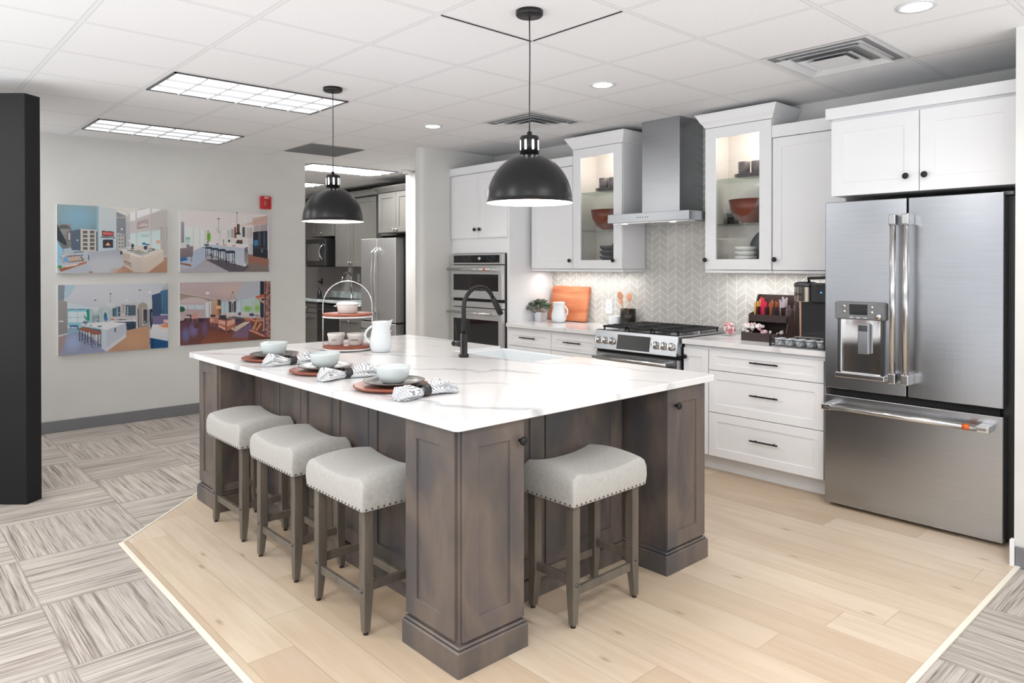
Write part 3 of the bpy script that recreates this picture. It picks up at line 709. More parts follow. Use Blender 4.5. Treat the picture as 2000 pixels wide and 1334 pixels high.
# ------------------------------------------------------------------ range
t = thing('gas_range', 'stainless slide-in gas range under the hood', 'range', (-3.465, 4.78, 0))
X0, X1 = -3.862, -3.068
b = B(); b.box(X0+.004, X1-.004, 4.50, YW-.01, .02, .935); b.box(X0+.03, X1-.03, 4.55, 4.9, 0, .02); b.build('body', 'steeld', t, world=True)
b = B(); b.box(X0-.004, X1+.004, 4.45, YW-.012, .950, .966); b.box(X0-.0, X1+.0, 4.49, YW-.012, .935, .950); b.build('cooktop', 'steel', t, .003, True)
b = B(); b.prismx([(4.418, .815), (4.45, .966), (4.50, .966), (4.50, .815)], X0, X1); b.build('control_panel', 'steel', t, .004, True)
nrm = Vector((0, -.151, .032)).normalized()
PM = lambda x, z: Matrix.Translation((x, 4.418+(z-.815)*.212-.0005, z)) @ Matrix.Rotation(-.209, 4, 'X')
b = B(PM(-3.47, .887)); b.rbox(-.158, .158, -.004, .006, -.058, .055, .002, 1); b.build('display_glass', 'blackg', t, world=True)
for x in (-3.815, -3.748, -3.681, -3.255, -3.186, -3.117):
    b = B(PM(x, .885)); b.lathe([(.030, 0), (.030, .004), (.024, .006), (.023, .03), (.021, .036), (.001, .037)], (0, 0, 0), 24, 'y'); b.rbox(-.005, .005, -.048, -.03, -.022, .022, .002, 1)
    b.build('control_knob', 'steelh', t, world=True)
d = B().rbox(X0+.003, X1-.003, 4.445, 4.50, .20, .790, .004, 1).build('oven_door', 'steel', t, world=True)
B().rbox(X0+.12, X1-.12, 4.443, 4.45, .30, .64, .003, 1).build('window', 'blackg', d, world=True)
b = B(); b.cyl((X0+.02, 4.385, .752), (X1-.06, 4.385, .752), .0135, 16)
for x in (X0+.045, X1-.085): b.rbox(x-.02, x+.02, 4.38, 4.446, .74, .764, .004, 1)
b.build('handle', 'steelh', d, world=True)
B().box(X0+.001, X1-.001, 4.46, 4.50, .792, .813).build('door_gap', 'dark', t, world=True)
B().rbox(X0+.003, X1-.003, 4.445, 4.50, .04, .19, .004, 1).build('drawer', 'steel', t, world=True)
# grates
for k in range(3):
    gx0 = X0+.03+.247*k; gx1 = gx0+.238; y0, y1 = 4.50, 5.05; z0, z1 = .983, 1.0
    b = B()
    for x in (gx0, gx1-.012): b.box(x, x+.012, y0, y1, z0, z1)
    for y in (y0, (y0+y1)/2-.006, y1-.012): b.box(gx0, gx1, y, y+.012, z0, z1)
    for yy in np.linspace(y0+.05, y1-.05, 7): b.box(gx0+.012, gx0+.088, yy-.005, yy+.005, z0, z1+.004); b.box(gx1-.088, gx1-.012, yy-.005, yy+.005, z0, z1+.004)
    for x in (gx0+.004, gx1-.016):
        for y in (y0+.002, y1-.014): b.box(x, x+.012, y, y+.012, .966, z0)
    b.build('grate', 'iron', t, .002, True)
for x, y, r in ((-3.72, 4.63, .042), (-3.72, 4.92, .036), (-3.47, 4.78, .048), (-3.21, 4.63, .045), (-3.21, 4.92, .034)):
    b = B(); b.lathe([(r, .966), (r, .976), (r*.72, .978), (r*.72, .986), (r*.6, .990), (.001, .990)], (x, y, 0), 24); b.build('burner', 'steelh', t, world=True)

# ------------------------------------------------------------------ wall ovens
t = thing('wall_oven', 'stainless built-in double wall oven with microwave on top', 'oven', (-5.43, 4.5, .36))
ox0, ox1, oy = -5.83, -5.036, 4.468
B().box(ox0+.004, ox1-.004, 4.50, 4.56, .37, 1.60).build('body', 'steeld', t, world=True)
B().rbox(ox0, ox1, oy, 4.50, 1.497, 1.602, .003, 1).build('control_panel', 'steel2', t, world=True)
B().rbox(ox0+.045, ox1-.045, oy-.002, oy+.004, 1.512, 1.586, .002, 1).build('display_glass', 'blackg', t, world=True)
B().lathe([(.019, 0), (.017, .018), (.001, .019)], (-5.365, oy-.002, 1.552), 20, 'y').build('dial', 'steelh', t, world=True)
b = B()
for i in range(4):
    for j in range(3):
        if (i+j) % 4 != 3: b.box(-5.62+.03*i, -5.612+.03*i, oy-.0026, oy-.002, 1.532+.018*j, 1.535+.018*j); b.box(-5.26+.03*i, -5.252+.03*i, oy-.0026, oy-.002, 1.532+.018*j, 1.535+.018*j)
b.build('touch_icons', 'ventg', t, world=True)
def odoor(name, z0, z1, wz0, wz1, hz, band):
    d = B().rbox(ox0, ox1-.004, oy-.006, 4.50, z0, z1, .003, 1).build(name, 'steel2', t, world=True)
    B().rbox(ox0+.05, ox1-.055, oy-.008, oy-.002, wz0, wz1, .002, 1).build('window', 'blackg', d, world=True)
    b = B(); b.cyl((ox0+.02, oy-.062, hz), (ox1-.10, oy-.062, hz), .012, 16)
    for x in (ox0+.05, ox1-.11): b.rbox(x-.025, x+.03, oy-.066, oy-.005, hz-.013, hz+.013, .003, 1)
    h = b.build('handle', 'steelh', d, world=True)
    if band: B().cyl((ox1-.205, oy-.062, hz), (ox1-.17, oy-.062, hz), .0125, 16).build('band', 'orange', h, world=True)
odoor('microwave_door', 1.16, 1.488, 1.238, 1.40, 1.447, True)
B().rbox(ox0, ox1, oy, 4.50, 1.075, 1.13, .002, 1).build('middle_strip', 'steel2', t, world=True)
B().box(ox0+.01, ox1-.01, 4.49, 4.50, 1.13, 1.16).build('vent_slot', 'dark', t, world=True)
odoor('oven_door', .38, 1.066, .55, .957, 1.022, False)

# ------------------------------------------------------------------ refrigerator
t = thing('refrigerator', 'large stainless french-door refrigerator with water dispenser at the right', 'refrigerator', (-1.5, 4.8, 0))
B().box(-1.955, -1.0, 4.51, YW-.02, .03, 1.86).build('body', 'blackp', t, world=True)
B().box(-1.92, -1.05, 4.49, 4.9, .0, .05).build('base_grille', 'dark', t, world=True)
b = B(); b.box(-1.95, -1.06, 4.47, 4.51, .69, .735); b.build('door_gap', 'dark', t, world=True)
b = B(); b.rbox(-1.06, -1.0, 4.47, 4.56, 1.862, 1.885, .003, 1); b.build('hinge_cover', 'steeld', t, world=True)
def fdoor(name, x0, x1, z0, z1, dome=.006):
    b = B(); n = 12; fr = []; 
    for k in range(n+1):
        x = x0+(x1-x0)*k/n; u = 2*k/n-1; fr.append((x, 4.42+dome*u*u))
    b.prism(fr+[(x1, 4.508), (x0, 4.508)], z0, z1)
    return b.build(name, 'steel', t, .004, True, seg=2)
L = fdoor('left_door', -1.974, -1.507, .737, 1.877); R = fdoor('right_door', -1.498, -1.035, .737, 1.877); D = fdoor('freezer_drawer', -1.974, -1.035, .028, .694)
for x, dd in ((-1.556, L), (-1.487, R)):
    b = B(); b.cyl((x+.004, 4.345, .83), (x+.004, 4.345, 1.765), .0165, 20)
    for z0, z1 in ((.815, .875), (1.72, 1.782)): b.rbox(x-.016, x+.024, 4.328, 4.424, z0, z1, .006, 2)
    b.build('handle', 'steelh', dd, world=True)
b = B(); b.cyl((-1.94, 4.345, .632), (-1.09, 4.345, .632), .0165, 20)
for x in (-1.925, -1.105): b.rbox(x-.03, x+.03, 4.330, 4.424, .614, .65, .005, 2)
h = b.build('handle', 'steelh', D, world=True)
B().cyl((-1.20, 4.345, .632), (-1.165, 4.345, .632), .0172, 20).build('band', 'orange', h, world=True)
# dispenser
b = B(); b.rbox(-1.902, -1.607, 4.392, 4.424, 1.165, 1.272, .012, 3); dp = b.build('dispenser_panel', 'base', L, world=True)
B().rbox(-1.812, -1.708, 4.390, 4.393, 1.196, 1.258, .001, 1).build('display', 'blackg', dp, world=True)
for x, z in ((-1.842, 1.245), (-1.842, 1.213), (-1.682, 1.243), (-1.682, 1.212)): B().lathe([(.010, 0), (.009, .004), (.001, .005)], (x, 4.392, z), 14, 'y').build('button', 'steelh', dp, world=True)
for x in (-1.80, -1.76, -1.722): B().rbox(x-.013, x+.013, 4.389, 4.393, 1.174, 1.183, .001, 1).build('button', 'steelh', dp, world=True)
B().lathe([(.019, 0), (.018, .012), (.001, .013)], (-1.643, 4.392, 1.19), 20, 'y').build('dial', 'steelh', dp, world=True)
b = B(); nn = 16; pr = []
for k in range(nn+1):
    a = PI*k/nn; pr.append((-1.753-.128*math.cos(a), 4.412+.0-.0*math.sin(a)))
outer = []; 
ring = [( -1.753-.13*math.cos(PI*k/nn), 4.4175-.014+.012*math.sin(PI*k/nn)) for k in range(nn+1)]
v0 = [b.v((x, y, .845)) for x, y in ring]; v1 = [b.v((x, y, 1.165)) for x, y in ring]
for k in range(nn): b.f([v0[k], v0[k+1], v1[k+1], v1[k]], True)
b.f([b.v((-1.885, 4.403, .845)), b.v((-1.883, 4.42, .845)), b.v((-1.883, 4.42, 1.165)), b.v((-1.885, 4.403, 1.165))]); b.f([b.v((-1.621, 4.403, .845)), b.v((-1.623, 4.42, .845)), b.v((-1.623, 4.42, 1.165)), b.v((-1.621, 4.403, 1.165))])
b.build('dispenser_alcove', 'chrome', L, world=True)
for xa in (-1.885, -1.638): B().rbox(xa, xa+.017, 4.398, 4.42, .845, 1.165, .002, 1).build('alcove_edge', 'steeld', L, world=True)
B().rbox(-1.895, -1.61, 4.385, 4.424, .812, .845, .006, 2).build('drip_tray', 'steelh', L, world=True)
B().rbox(-1.762, -1.698, 4.384, 4.405, .965, 1.145, .006, 2).build('paddle', 'steel', L, world=True)
B().rbox(-1.756, -1.704, 4.382, 4.386, 1.10, 1.135, .002, 1).build('nozzle', 'steeld', L, world=True)

# ------------------------------------------------------------------ photo panels on the wall
class Canvas:
    def __init__(s, quad, bg, NX=300, NY=200):
        s.q = quad; s.NX, s.NY = NX, NY; s.a = np.zeros((NY, NX, 3)); s.a[:] = bg
        u, v = np.meshgrid((np.arange(NX)+.5)/NX, (np.arange(NY)+.5)/NY)
        (x0, y0), (x1, y1), (x2, y2), (x3, y3) = quad   # TL TR BR BL
        s.X = x0+(x1-x0)*u; top = y0+(y1-y0)*u; bot = y3+(y2-y3)*u; s.Y = top+(bot-top)*v
    def mask(s, pts):
        m = np.zeros(s.X.shape, bool); n = len(pts)
        for i in range(n):
            (xa, ya), (xb, yb) = pts[i], pts[(i+1) % n]
            if ya == yb: continue
            c = ((ya > s.Y) != (yb > s.Y)) & (s.X < (xb-xa)*(s.Y-ya)/(yb-ya)+xa); m ^= c
        return m
    def put(s, m, c, c2, a, ax=1):
        if c2 is None: col = np.array(c, float)
        else:
            K = s.Y if ax else s.X; lo, hi = (K[m].min(), K[m].max()) if m.any() else (0, 1)
            t = ((K[m]-lo)/max(hi-lo, 1e-6))[:, None]; col = np.array(c, float)*(1-t)+np.array(c2, float)*t
        s.a[m] = s.a[m]*(1-a)+col*a
    def P(s, pts, c, c2=None, a=1, ax=1):
        p = [(pts[i], pts[i+1]) for i in range(0, len(pts), 2)]; s.put(s.mask(p), c, c2, a, ax); return s
    def R(s, x0, y0, x1, y1, c, c2=None, a=1, ax=1): return s.P([x0, y0, x1, y0, x1, y1, x0, y1], c, c2, a, ax)
    def E(s, cx, cy, rx, ry, c, a=1, hole=0, soft=False):
        d = ((s.X-cx)/rx)**2+((s.Y-cy)/ry)**2; m = (d < 1) & (d >= hole)
        if soft: w = np.clip(1-d, 0, 1)[..., None]*a; s.a = s.a*(1-w)+np.array(c, float)*w
        else: s.put(m, c, None, a)
        return s
    def L(s, x0, y0, x1, y1, w, c, a=1):
        dx, dy = x1-x0, y1-y0; l = math.hypot(dx, dy); nx, ny = -dy/l*w/2, dx/l*w/2
        return s.P([x0+nx, y0+ny, x1+nx, y1+ny, x1-nx, y1-ny, x0-nx, y0-ny], c, None, a)
    def panel(s, name_label, y0, y1, z0, z1):
        t = thing('photo_panel', name_label, 'picture', (-7.45, (y0+y1)/2, z0), 0, 'framed interior photographs on the left wall')
        B().box(-7.449, -7.4285, y0, y1, z0, z1).build('backing', 'plug', t, world=True)
        NX, NY = s.NX, s.NY
        ys = np.linspace(y0, y1, NX); zs = np.linspace(z1, z0, NY)
        co = np.zeros((NY, NX, 3)); co[..., 0] = -7.428; co[..., 1] = ys[None, :]; co[..., 2] = zs[:, None]
        co = co.reshape(-1, 3)-np.array(t.location)
        idx = np.arange(NX*NY).reshape(NY, NX)
        fs = np.stack([idx[:-1, :-1], idx[1:, :-1], idx[1:, 1:], idx[:-1, 1:]], -1).reshape(-1, 4)
        me = bpy.data.meshes.new('print'); me.vertices.add(len(co)); me.vertices.foreach_set('co', co.ravel())
        me.loops.add(fs.size); me.loops.foreach_set('vertex_index', fs.ravel()); me.polygons.add(len(fs)); me.polygons.foreach_set('loop_start', np.arange(0, fs.size, 4)); 
        me.update(calc_edges=True)
        at = me.color_attributes.new('ink', 'FLOAT_COLOR', 'POINT'); c = np.clip(s.a/255*.94, 0, 1).reshape(-1, 3)
        lin = np.where(c <= .04045, c/12.92, ((c+.055)/1.055)**2.4); rgba = np.ones((len(lin), 4)); rgba[:, :3] = lin
        at.data.foreach_set('color', rgba.ravel()); me.materials.append(MT['print'])
        o = bpy.data.objects.new('print', me); COL.objects.link(o); o.parent = t
MT['print'] = mat('photo_print', (1, 1, 1), .3)
_s = NT(MT['print']); _a = _s.n('ShaderNodeAttribute', attribute_name='ink'); _s.col(_a.outputs['Color'])

c = Canvas([(92, 112), (1893, 190), (1888, 1240), (92, 1248)], (226, 222, 220))
c.P([92,112,700,140,700,880,92,900], (150,175,182), (110,150,172)).E(420,330,300,260,(140,190,215),.8,soft=True)
c.R(92,440,300,830,(150,143,136)).E(200,560,110,110,(92,96,100)).R(110,520,292,840,(158,152,146),(110,112,112)).P([95,440,240,740,230,800,95,700],(22,44,62)).R(250,565,300,710,(70,65,62)).R(260,575,296,700,(190,190,186))
c.P([300,550,455,520,455,885,300,860],(92,104,116),(74,98,122)).R(390,692,414,716,(210,225,235))
c.P([700,140,1020,150,1020,860,725,885],(214,222,224),(200,216,226)).P([700,140,735,140,735,885,718,885,700,500],(150,190,205))
c.P([1024,170,1180,300,1180,820,1024,860],(150,154,160),(128,134,142)).P([1180,150,1893,190,1893,560,1180,700],(214,209,208)).P([1180,400,1250,400,1250,800,1180,820],(196,196,200))
c.P([700,138,1440,170,1180,300,1024,232,1000,180],(236,234,230))
for q in ([1250,260,1340,220,1340,370,1250,390],[1362,215,1590,170,1590,265,1362,345],[1614,175,1800,192,1620,255]): c.P(q,(250,252,253))
c.P([1366,400,1565,340,1565,490,1366,525],(196,178,176),(178,160,160)).P([1380,480,1450,420,1550,430,1556,470],(222,206,202))
c.P([1590,280,1893,200,1893,520,1590,540],(205,200,196))
for q in ([1250,590,1345,580,1345,800,1250,800],[1375,575,1585,550,1585,790,1375,800],[1625,550,1775,530,1775,860,1625,830]): c.P(q,(214,238,240),(226,244,246))
c.R(1430,600,1570,650,(180,215,205),a=.7).E(1485,760,32,20,(20,120,170)).E(1545,775,36,14,(20,120,170)).R(1360,550,1366,800,(230,230,230))
c.P([1700,700,1765,700,1775,755,1690,755],(238,190,165)).R(1222,690,1250,730,(235,225,232))
c.P([718,890,1020,855,1200,830,1893,980,1893,1242,92,1248,92,900,300,860],(178,184,196),(202,205,212)).E(900,1100,420,170,(206,210,218),.8,soft=True).P([1000,1242,1140,1120,1893,980,1893,1242],(196,150,122),(184,140,112)).E(1050,1210,160,70,(205,160,135),.7,soft=True)
for x in range(1775,1893,34): c.P([x,480,x+16,470,x+18,970,x+2,960],(176,168,166)).P([x+16,470,x+34,462,x+34,975,x+18,970],(214,208,204))
for (x0,x1,y0,y1,n) in ((455,700,515,885,5),(1035,1150,580,850,4)):
    c.P([x0,y0,x1,y0+20,x1,y1,x0,y1],(212,206,200))
    for i in range(2):
        for k in range(n):
            xa=x0+(x1-x0)*(.14+.43*i); xb=x0+(x1-x0)*(.14+.43*i+.30); ya=y0+(y1-y0)*(.09+k*.9/n); yb=ya+(y1-y0)*.9/n*.72
            c.R(xa,ya,xb,yb,(92,92,88) if n==5 else (150,160,158)).R(xa+5,yb-14,xb-5,yb-6,(140,142,138))
c.P([700,560,716,560,716,885,700,885],(60,68,78))
c.P([790,545,982,560,982,645,790,635],(44,38,44)).P([800,560,974,572,974,632,800,622],(214,92,96),(190,66,72)).P([805,585,960,595,960,606,805,600],(240,170,170),a=.7).P([768,645,1000,652,1000,668,768,660],(34,34,40))
c.P([798,692,968,690,968,826,802,834],(32,52,76)).P([822,712,950,710,950,806,824,812],(24,34,50)).P([835,790,870,745,890,738,932,788],(235,130,80)).P([860,788,884,752,910,788],(252,220,180))
c.E(1085,265,140,72,(214,206,190),1,.80).E(1085,265,136,66,(240,236,226),1,.9).E(1112,520,16,16,(240,245,250))
c.P([1085,865,1240,840,1360,860,1340,890,1100,885],(236,236,232)).R(1085,880,1120,940,(60,66,72)).P([1200,860,1350,870,1345,885,1200,875],(60,66,70)).E(1285,842,36,14,(150,125,90))
c.P([1240,800,1540,790,1700,850,1690,880,1400,860],(228,222,214)).E(1290,792,26,34,(50,76,88)).E(1512,826,34,34,(50,66,86)).P([1300,870,1400,860,1500,900,1400,940,1330,915],(176,172,160)).P([1545,900,1580,830,1690,850,1660,870],(90,92,92)).P([1560,880,1590,840,1640,860],(220,220,214))
c.P([1125,890,1440,990,1440,1232,1320,1232,1140,1120],(224,212,202),(212,200,190)).P([1440,1000,1820,860,1828,1040,1550,1235,1440,1235],(234,220,206),(220,202,188)).P([1125,890,1250,900,1440,960,1440,1000,1140,920],(240,234,228)).P([1440,960,1800,850,1822,870,1490,1000],(238,228,218))
for k in range(5): c.E(1560+55*k,1110-32*k,5,6,(178,160,148)).E(1600+52*k,1050-30*k,5,6,(178,160,148))
c.P([1120,900,1250,930,1230,1060,1140,1030],(206,190,176)).P([1140,1035,1260,1080,1270,1150,1150,1095],(126,96,84)).L(1150,1062,1260,1105,10,(226,214,204)).L(1155,1085,1262,1130,10,(226,214,204))
c.P([92,700,180,860,150,1100,92,1240],(150,205,235)).P([185,850,300,820,360,950,240,960],(182,196,208)).P([350,900,540,890,585,920,575,1000,420,960],(190,205,220)).L(345,905,500,893,12,(60,58,56)).P([250,960,460,960,480,1040,290,1060],(200,180,170)).L(250,968,495,945,14,(110,60,38)).L(455,965,495,1045,16,(110,60,38)).L(270,1060,490,1035,14,(120,66,40)).P([190,990,250,970,270,1075,200,1060],(120,170,215)).L(570,940,580,1035,14,(40,60,80)).P([160,960,270,910,250,930,180,975],(238,214,190)).L(140,960,200,1080,8,(150,100,70))
c.P([120,1170,540,1050,548,1080,150,1220],(196,120,76),(150,84,52)).P([200,1120,430,1085,380,1120,220,1145],(228,214,204)).E(135,1138,34,24,(70,150,30)).P([190,1220,560,1090,640,1220,640,1242,190,1242],(190,198,210)).P([92,1180,150,1225,170,1246,92,1246],(205,212,220)).P([570,1220,640,1212,640,1242,590,1242],(176,120,84))
c.panel('photo print of a living room with a blue wall, fireplace and white sofa', 1.296, 2.216, 1.419, 2.034)

c = Canvas([(82, 200), (1566, 265), (1566, 1215), (88, 1225)], (238, 234, 234))
c.P([1000,300,1566,265,1566,450,1250,450,1000,470],(214,180,165),(226,206,196),.8).P([82,200,1566,265,1100,440,700,520,160,470],(238,232,230)).P([1250,330,1566,280,1566,430,1250,450],(206,165,148),a=.6)
c.P([150,470,520,510,520,830,150,770],(236,243,240)).R(168,640,240,745,(190,226,214)).R(170,655,240,685,(130,185,190),a=.7)
for x in (285,385,470): c.R(x,490,x+8,800,(214,212,208))
c.R(100,398,152,740,(168,166,174),(150,148,160)).R(480,540,560,700,(236,228,224)).P([500,590,550,570,560,640,548,720,500,700],(110,180,50)).R(508,530,530,590,(200,170,150)).R(500,715,525,745,(40,50,48))
c.P([88,980,520,760,1180,900,1566,1020,1566,1215,88,1225],(170,166,176),(190,186,196)).P([88,960,400,820,520,820,480,1000,300,1150,88,1160],(186,204,226),a=.8).P([1170,930,1540,1020,1566,1215,1100,1215,600,1050],(150,128,124),(132,116,112)).P([1170,925,1530,1000,1530,1120,1150,1050],(162,110,92)).P([470,1010,780,1020,1200,1130,1090,1215,860,1215],(94,88,98)).P([88,1060,250,1090,260,1130,88,1090],(150,112,92))
c.R(820,520,1240,760,(232,228,228))
for x in (830,900): c.R(x,525,x+50,655,(214,214,216))
c.R(893,505,930,650,(170,176,182)).R(945,480,975,660,(150,76,40)).R(1075,480,1125,645,(120,130,140)).R(1150,485,1200,655,(206,200,200)).R(1205,485,1250,655,(196,190,190))
for k in range(4): c.R(1085,488+40*k,1115,515+40*k,(40,44,50))
c.P([990,430,1030,430,1034,570,1056,605,950,600,985,570],(40,32,34)).R(1004,440,1018,560,(120,76,60)).P([990,690,1080,690,1080,760,960,762],(50,52,60)).R(1010,700,1070,720,(150,80,60)).R(846,688,872,726,(44,48,58))
c.P([1268,458,1378,448,1378,555,1268,553],(190,178,182)).P([1384,448,1512,432,1512,545,1384,553],(178,166,174)).R(1180,660,1250,920,(214,214,220)).R(1215,760,1240,915,(190,192,202))
c.P([1262,558,1512,540,1515,1000,1252,955],(28,32,46)).R(1375,560,1384,790,(120,120,130)).R(1440,565,1462,800,(70,90,130)).R(1340,570,1366,780,(60,62,76)).R(1280,690,1345,790,(60,130,180)).L(1260,820,1510,830,10,(80,90,110)).P([1390,840,1440,835,1430,900,1400,905],(90,100,120))
c.P([1515,290,1566,265,1566,1215,1535,1210,1530,1020,1520,500],(214,216,222)).L(1545,400,1545,1100,6,(150,152,160))
c.P([480,740,700,735,1180,760,1180,800,1110,825,560,780],(244,240,240)).P([480,760,1110,825,1115,1130,860,1060,500,900],(196,208,222),(206,214,226)).P([1110,825,1172,800,1175,1080,1150,1100,1115,1130],(128,120,128),(176,172,176)).R(1138,850,1156,885,(30,28,34)).P([1090,1110,1140,1070,1140,1110,1110,1130],(236,236,238))
for x,y,k in ((530,820,1),(625,838,1.1),(740,858,1.2),(880,885,1.35)):
    w=58*k; h=170*k; c.E(x,y,w,16*k,(38,54,84)).R(x-w,y,x+w,y+18*k,(46,50,66))
    for sx in (-w*.85,-w*.35,w*.45,w*.9): c.L(x+sx*.9,y+12,x+sx,y+h*(1 if abs(sx)>w*.5 else .8),9*k,(48,46,56))
    c.L(x-w*.85,y+h*.7,x+w*.85,y+h*.72,6*k,(48,46,56))
c.P([88,810,200,800,292,790,280,960,88,1000],(148,132,138),(122,110,120)).P([88,735,200,740,190,820,88,830],(226,228,230)).P([180,765,250,770,200,810,180,800],(120,140,155)).P([88,990,180,980,210,1020,88,1050],(40,110,180)).L(258,960,262,1050,12,(110,100,104))
for x,y0,y1 in ((989,245,430),(687,345,545)): c.L(x,y0,x,y1,5,(60,50,48)).E(x,y0,20,8,(44,40,40))
for x in (650,668,705,730): c.L(x,485,x,540,4,(190,186,184))
c.L(650,540,730,545,5,(170,166,164)).L(690,550,690,580,8,(60,56,56)).L(712,560,712,700,4,(170,166,166)).L(765,680,765,755,8,(34,34,40)).E(785,772,40,9,(200,130,120)).E(935,788,40,9,(200,130,120)).E(670,760,30,12,(150,155,165)).P([440,760,530,755,535,785,500,800],(90,100,120)).E(1125,370,26,16,(255,250,248),soft=True).E(945,420,26,16,(255,250,248),soft=True)
c.panel('photo print of a white kitchen with a dark refrigerator and four stools', 2.334, 3.259, 1.419, 2.036)

c = Canvas([(104, 98), (1898, 68), (1900, 1105), (110, 1238)], (212, 217, 226))
c.E(900,180,900,260,(222,226,234),.8,soft=True).P([104,98,215,98,200,350,104,340],(150,156,160),(130,150,165)).P([215,98,380,98,300,250,215,330],(170,205,230),a=.7).P([240,380,700,480,600,500,250,490],(214,228,236))
c.P([104,330,245,370,250,900,110,930],(164,160,158),(150,146,146)).R(130,672,190,694,(226,230,236)).P([110,905,250,870,250,905,110,935],(214,214,214))
c.P([245,485,600,490,600,760,250,760],(150,210,225)).R(262,530,540,700,(226,240,246)).L(262,620,540,622,8,(150,190,205)).L(400,530,400,700,8,(150,190,205)).P([540,505,580,505,580,670,560,680],(20,140,110)).P([490,560,560,640,560,680,520,650],(60,170,150)).R(245,485,600,500,(90,150,180))
c.P([600,490,800,460,940,480,940,720,600,720],(186,206,212)).P([800,500,840,465,885,500,885,680,800,690],(206,212,218)).E(838,610,26,70,(20,120,125)).E(850,640,28,30,(90,130,200))
for k in range(4): c.L(635,590+30*k,735,588+30*k,8,(54,60,66))
c.L(640,590,640,700,6,(60,64,70)).L(730,590,730,700,6,(60,64,70))
c.P([940,450,1360,380,1360,700,940,680],(208,202,206)).P([950,480,1080,445,1080,600,955,610],(64,84,98)).P([985,480,1010,470,1010,600,985,605],(60,130,160)).P([1165,425,1335,428,1338,592,1168,598],(66,86,100)).P([1225,440,1325,440,1325,585,1225,590],(78,100,116))
for k in range(4): c.E(1032,482+34*k,11,11,(220,236,240)).E(1200,458+40*k,12,12,(220,236,240))
c.P([1102,400,1142,400,1142,510,1170,550,1050,552,1102,510],(186,186,190)).L(1134,400,1134,520,6,(110,108,112))
c.R(925,640,975,665,(206,130,90)).R(1030,652,1180,664,(60,54,56)).R(1290,625,1330,665,(214,216,222)).P([920,676,1340,668,1340,690,920,700],(236,236,240)).P([920,695,1340,685,1342,820,1310,838,1180,825,1175,720],(50,74,98),(40,60,84)).P([1320,690,1342,685,1342,820,1322,835],(70,80,92))
c.P([1360,480,1385,410,1455,378,1530,405,1545,480,1545,760,1370,800],(176,166,158),(156,150,146)).P([1355,400,1610,300,1610,480,1545,480,1520,400,1450,378,1380,410,1355,460],(216,220,222)).P([1448,480,1540,480,1540,720,1452,750],(222,220,218)).P([1462,490,1535,490,1535,715,1462,730],(66,62,68),(90,86,90)).R(1480,680,1500,705,(200,205,214)).R(1370,490,1385,780,(60,58,62))
c.P([1540,500,1575,490,1570,900,1545,820],(150,165,178)).P([1575,490,1620,480,1620,740,1580,830],(26,32,44)).L(1612,540,1608,700,8,(150,160,175))
c.P([1612,262,1760,222,1760,600,1625,730],(46,84,120),(58,78,116)).P([1625,600,1900,580,1900,740,1625,740],(128,116,152),(116,110,150)).P([1760,200,1898,160,1900,570,1760,565],(60,112,150),(40,88,130))
for x in (1800,1840,1875): c.L(x,110,x+4,560,8,(110,150,175))
c.P([1780,190,1860,80,1898,68,1898,170],(190,196,200)).R(1815,655,1900,718,(226,200,200)).R(1820,700,1850,716,(200,90,60))
c.P([1175,830,1545,760,1575,900,1575,1140,850,1175,1165,930],(206,160,128),(196,156,130)).E(1300,1000,250,150,(214,166,130),.7,soft=True).P([110,935,430,830,770,1050,850,1175,110,1238],(146,158,190),(160,166,196)).E(330,1020,150,180,(176,194,230),.8,soft=True).P([110,940,240,905,160,1180,110,1238],(178,150,140),a=.8).P([250,800,430,780,430,850,250,905],(150,185,205))
c.P([285,740,410,745,420,820,400,820,395,775,300,770,305,800,290,800],(50,110,160)).E(520,700,40,22,(120,130,140))
c.P([430,730,840,690,1180,710,855,822,770,800,470,745],(240,242,246)).P([855,825,1175,715,1175,935,850,1172],(198,206,220),(206,212,224)).P([765,800,855,825,850,1172,765,1110],(208,222,234)).P([430,740,770,805,770,830,470,780,430,830],(170,200,215)).P([850,1110,1175,880,1175,935,850,1172],(222,226,234)).R(985,790,1005,855,(90,96,106)).P([470,770,765,820,765,860,470,800],(90,110,124))
for x,y,k in ((495,808,1),(580,832,1.08),(692,868,1.15)):
    c.E(x,y,74*k,26*k,(140,84,62)).E(x,y-6,66*k,18*k,(170,104,78))
    for sx in (-62,-20,25,60): c.L(x+sx*k,y+20,x+sx*k,y+190*k,9,(34,40,48))
    c.E(x,y+185*k,72*k,24*k,(34,40,48),1,.75).E(x,y+110*k,66*k,14*k,(34,40,48),1,.7)
c.P([700,760,770,750,790,770,730,778],(120,130,130)).E(605,748,30,8,(150,155,150)).E(530,735,24,7,(150,155,150)).L(848,640,848,712,8,(30,50,70))
for x,y0,y1,w in ((678,345,450,62),(922,240,385,78)): c.L(x,y0,x,y1,4,(90,96,104)).E(x,y0,20,8,(96,70,66)).P([x-w,y1+10,x+w,y1+10,x+w*.45,y1+80,x,y1+120,x-w*.45,y1+80],(226,230,232),(206,212,216))
c.P([1570,940,1620,730,1900,740,1900,1000],(232,234,240),(218,222,232)).P([1575,945,1900,1000,1900,1105,1580,1120],(26,88,140),(20,80,134)).P([1600,960,1640,965,1640,1120,1600,1120],(16,66,116)).E(1820,770,110,44,(238,226,220)).P([1740,745,1900,725,1900,785,1800,775],(234,140,96)).L(1382,188,1430,176,14,(110,112,116)).E(1575,215,34,22,(250,250,255),soft=True).E(1185,348,26,16,(250,250,255),soft=True)
c.panel('photo print of a kitchen with a white island, brown stools and blue cabinets', 1.30, 2.222, .685, 1.315)

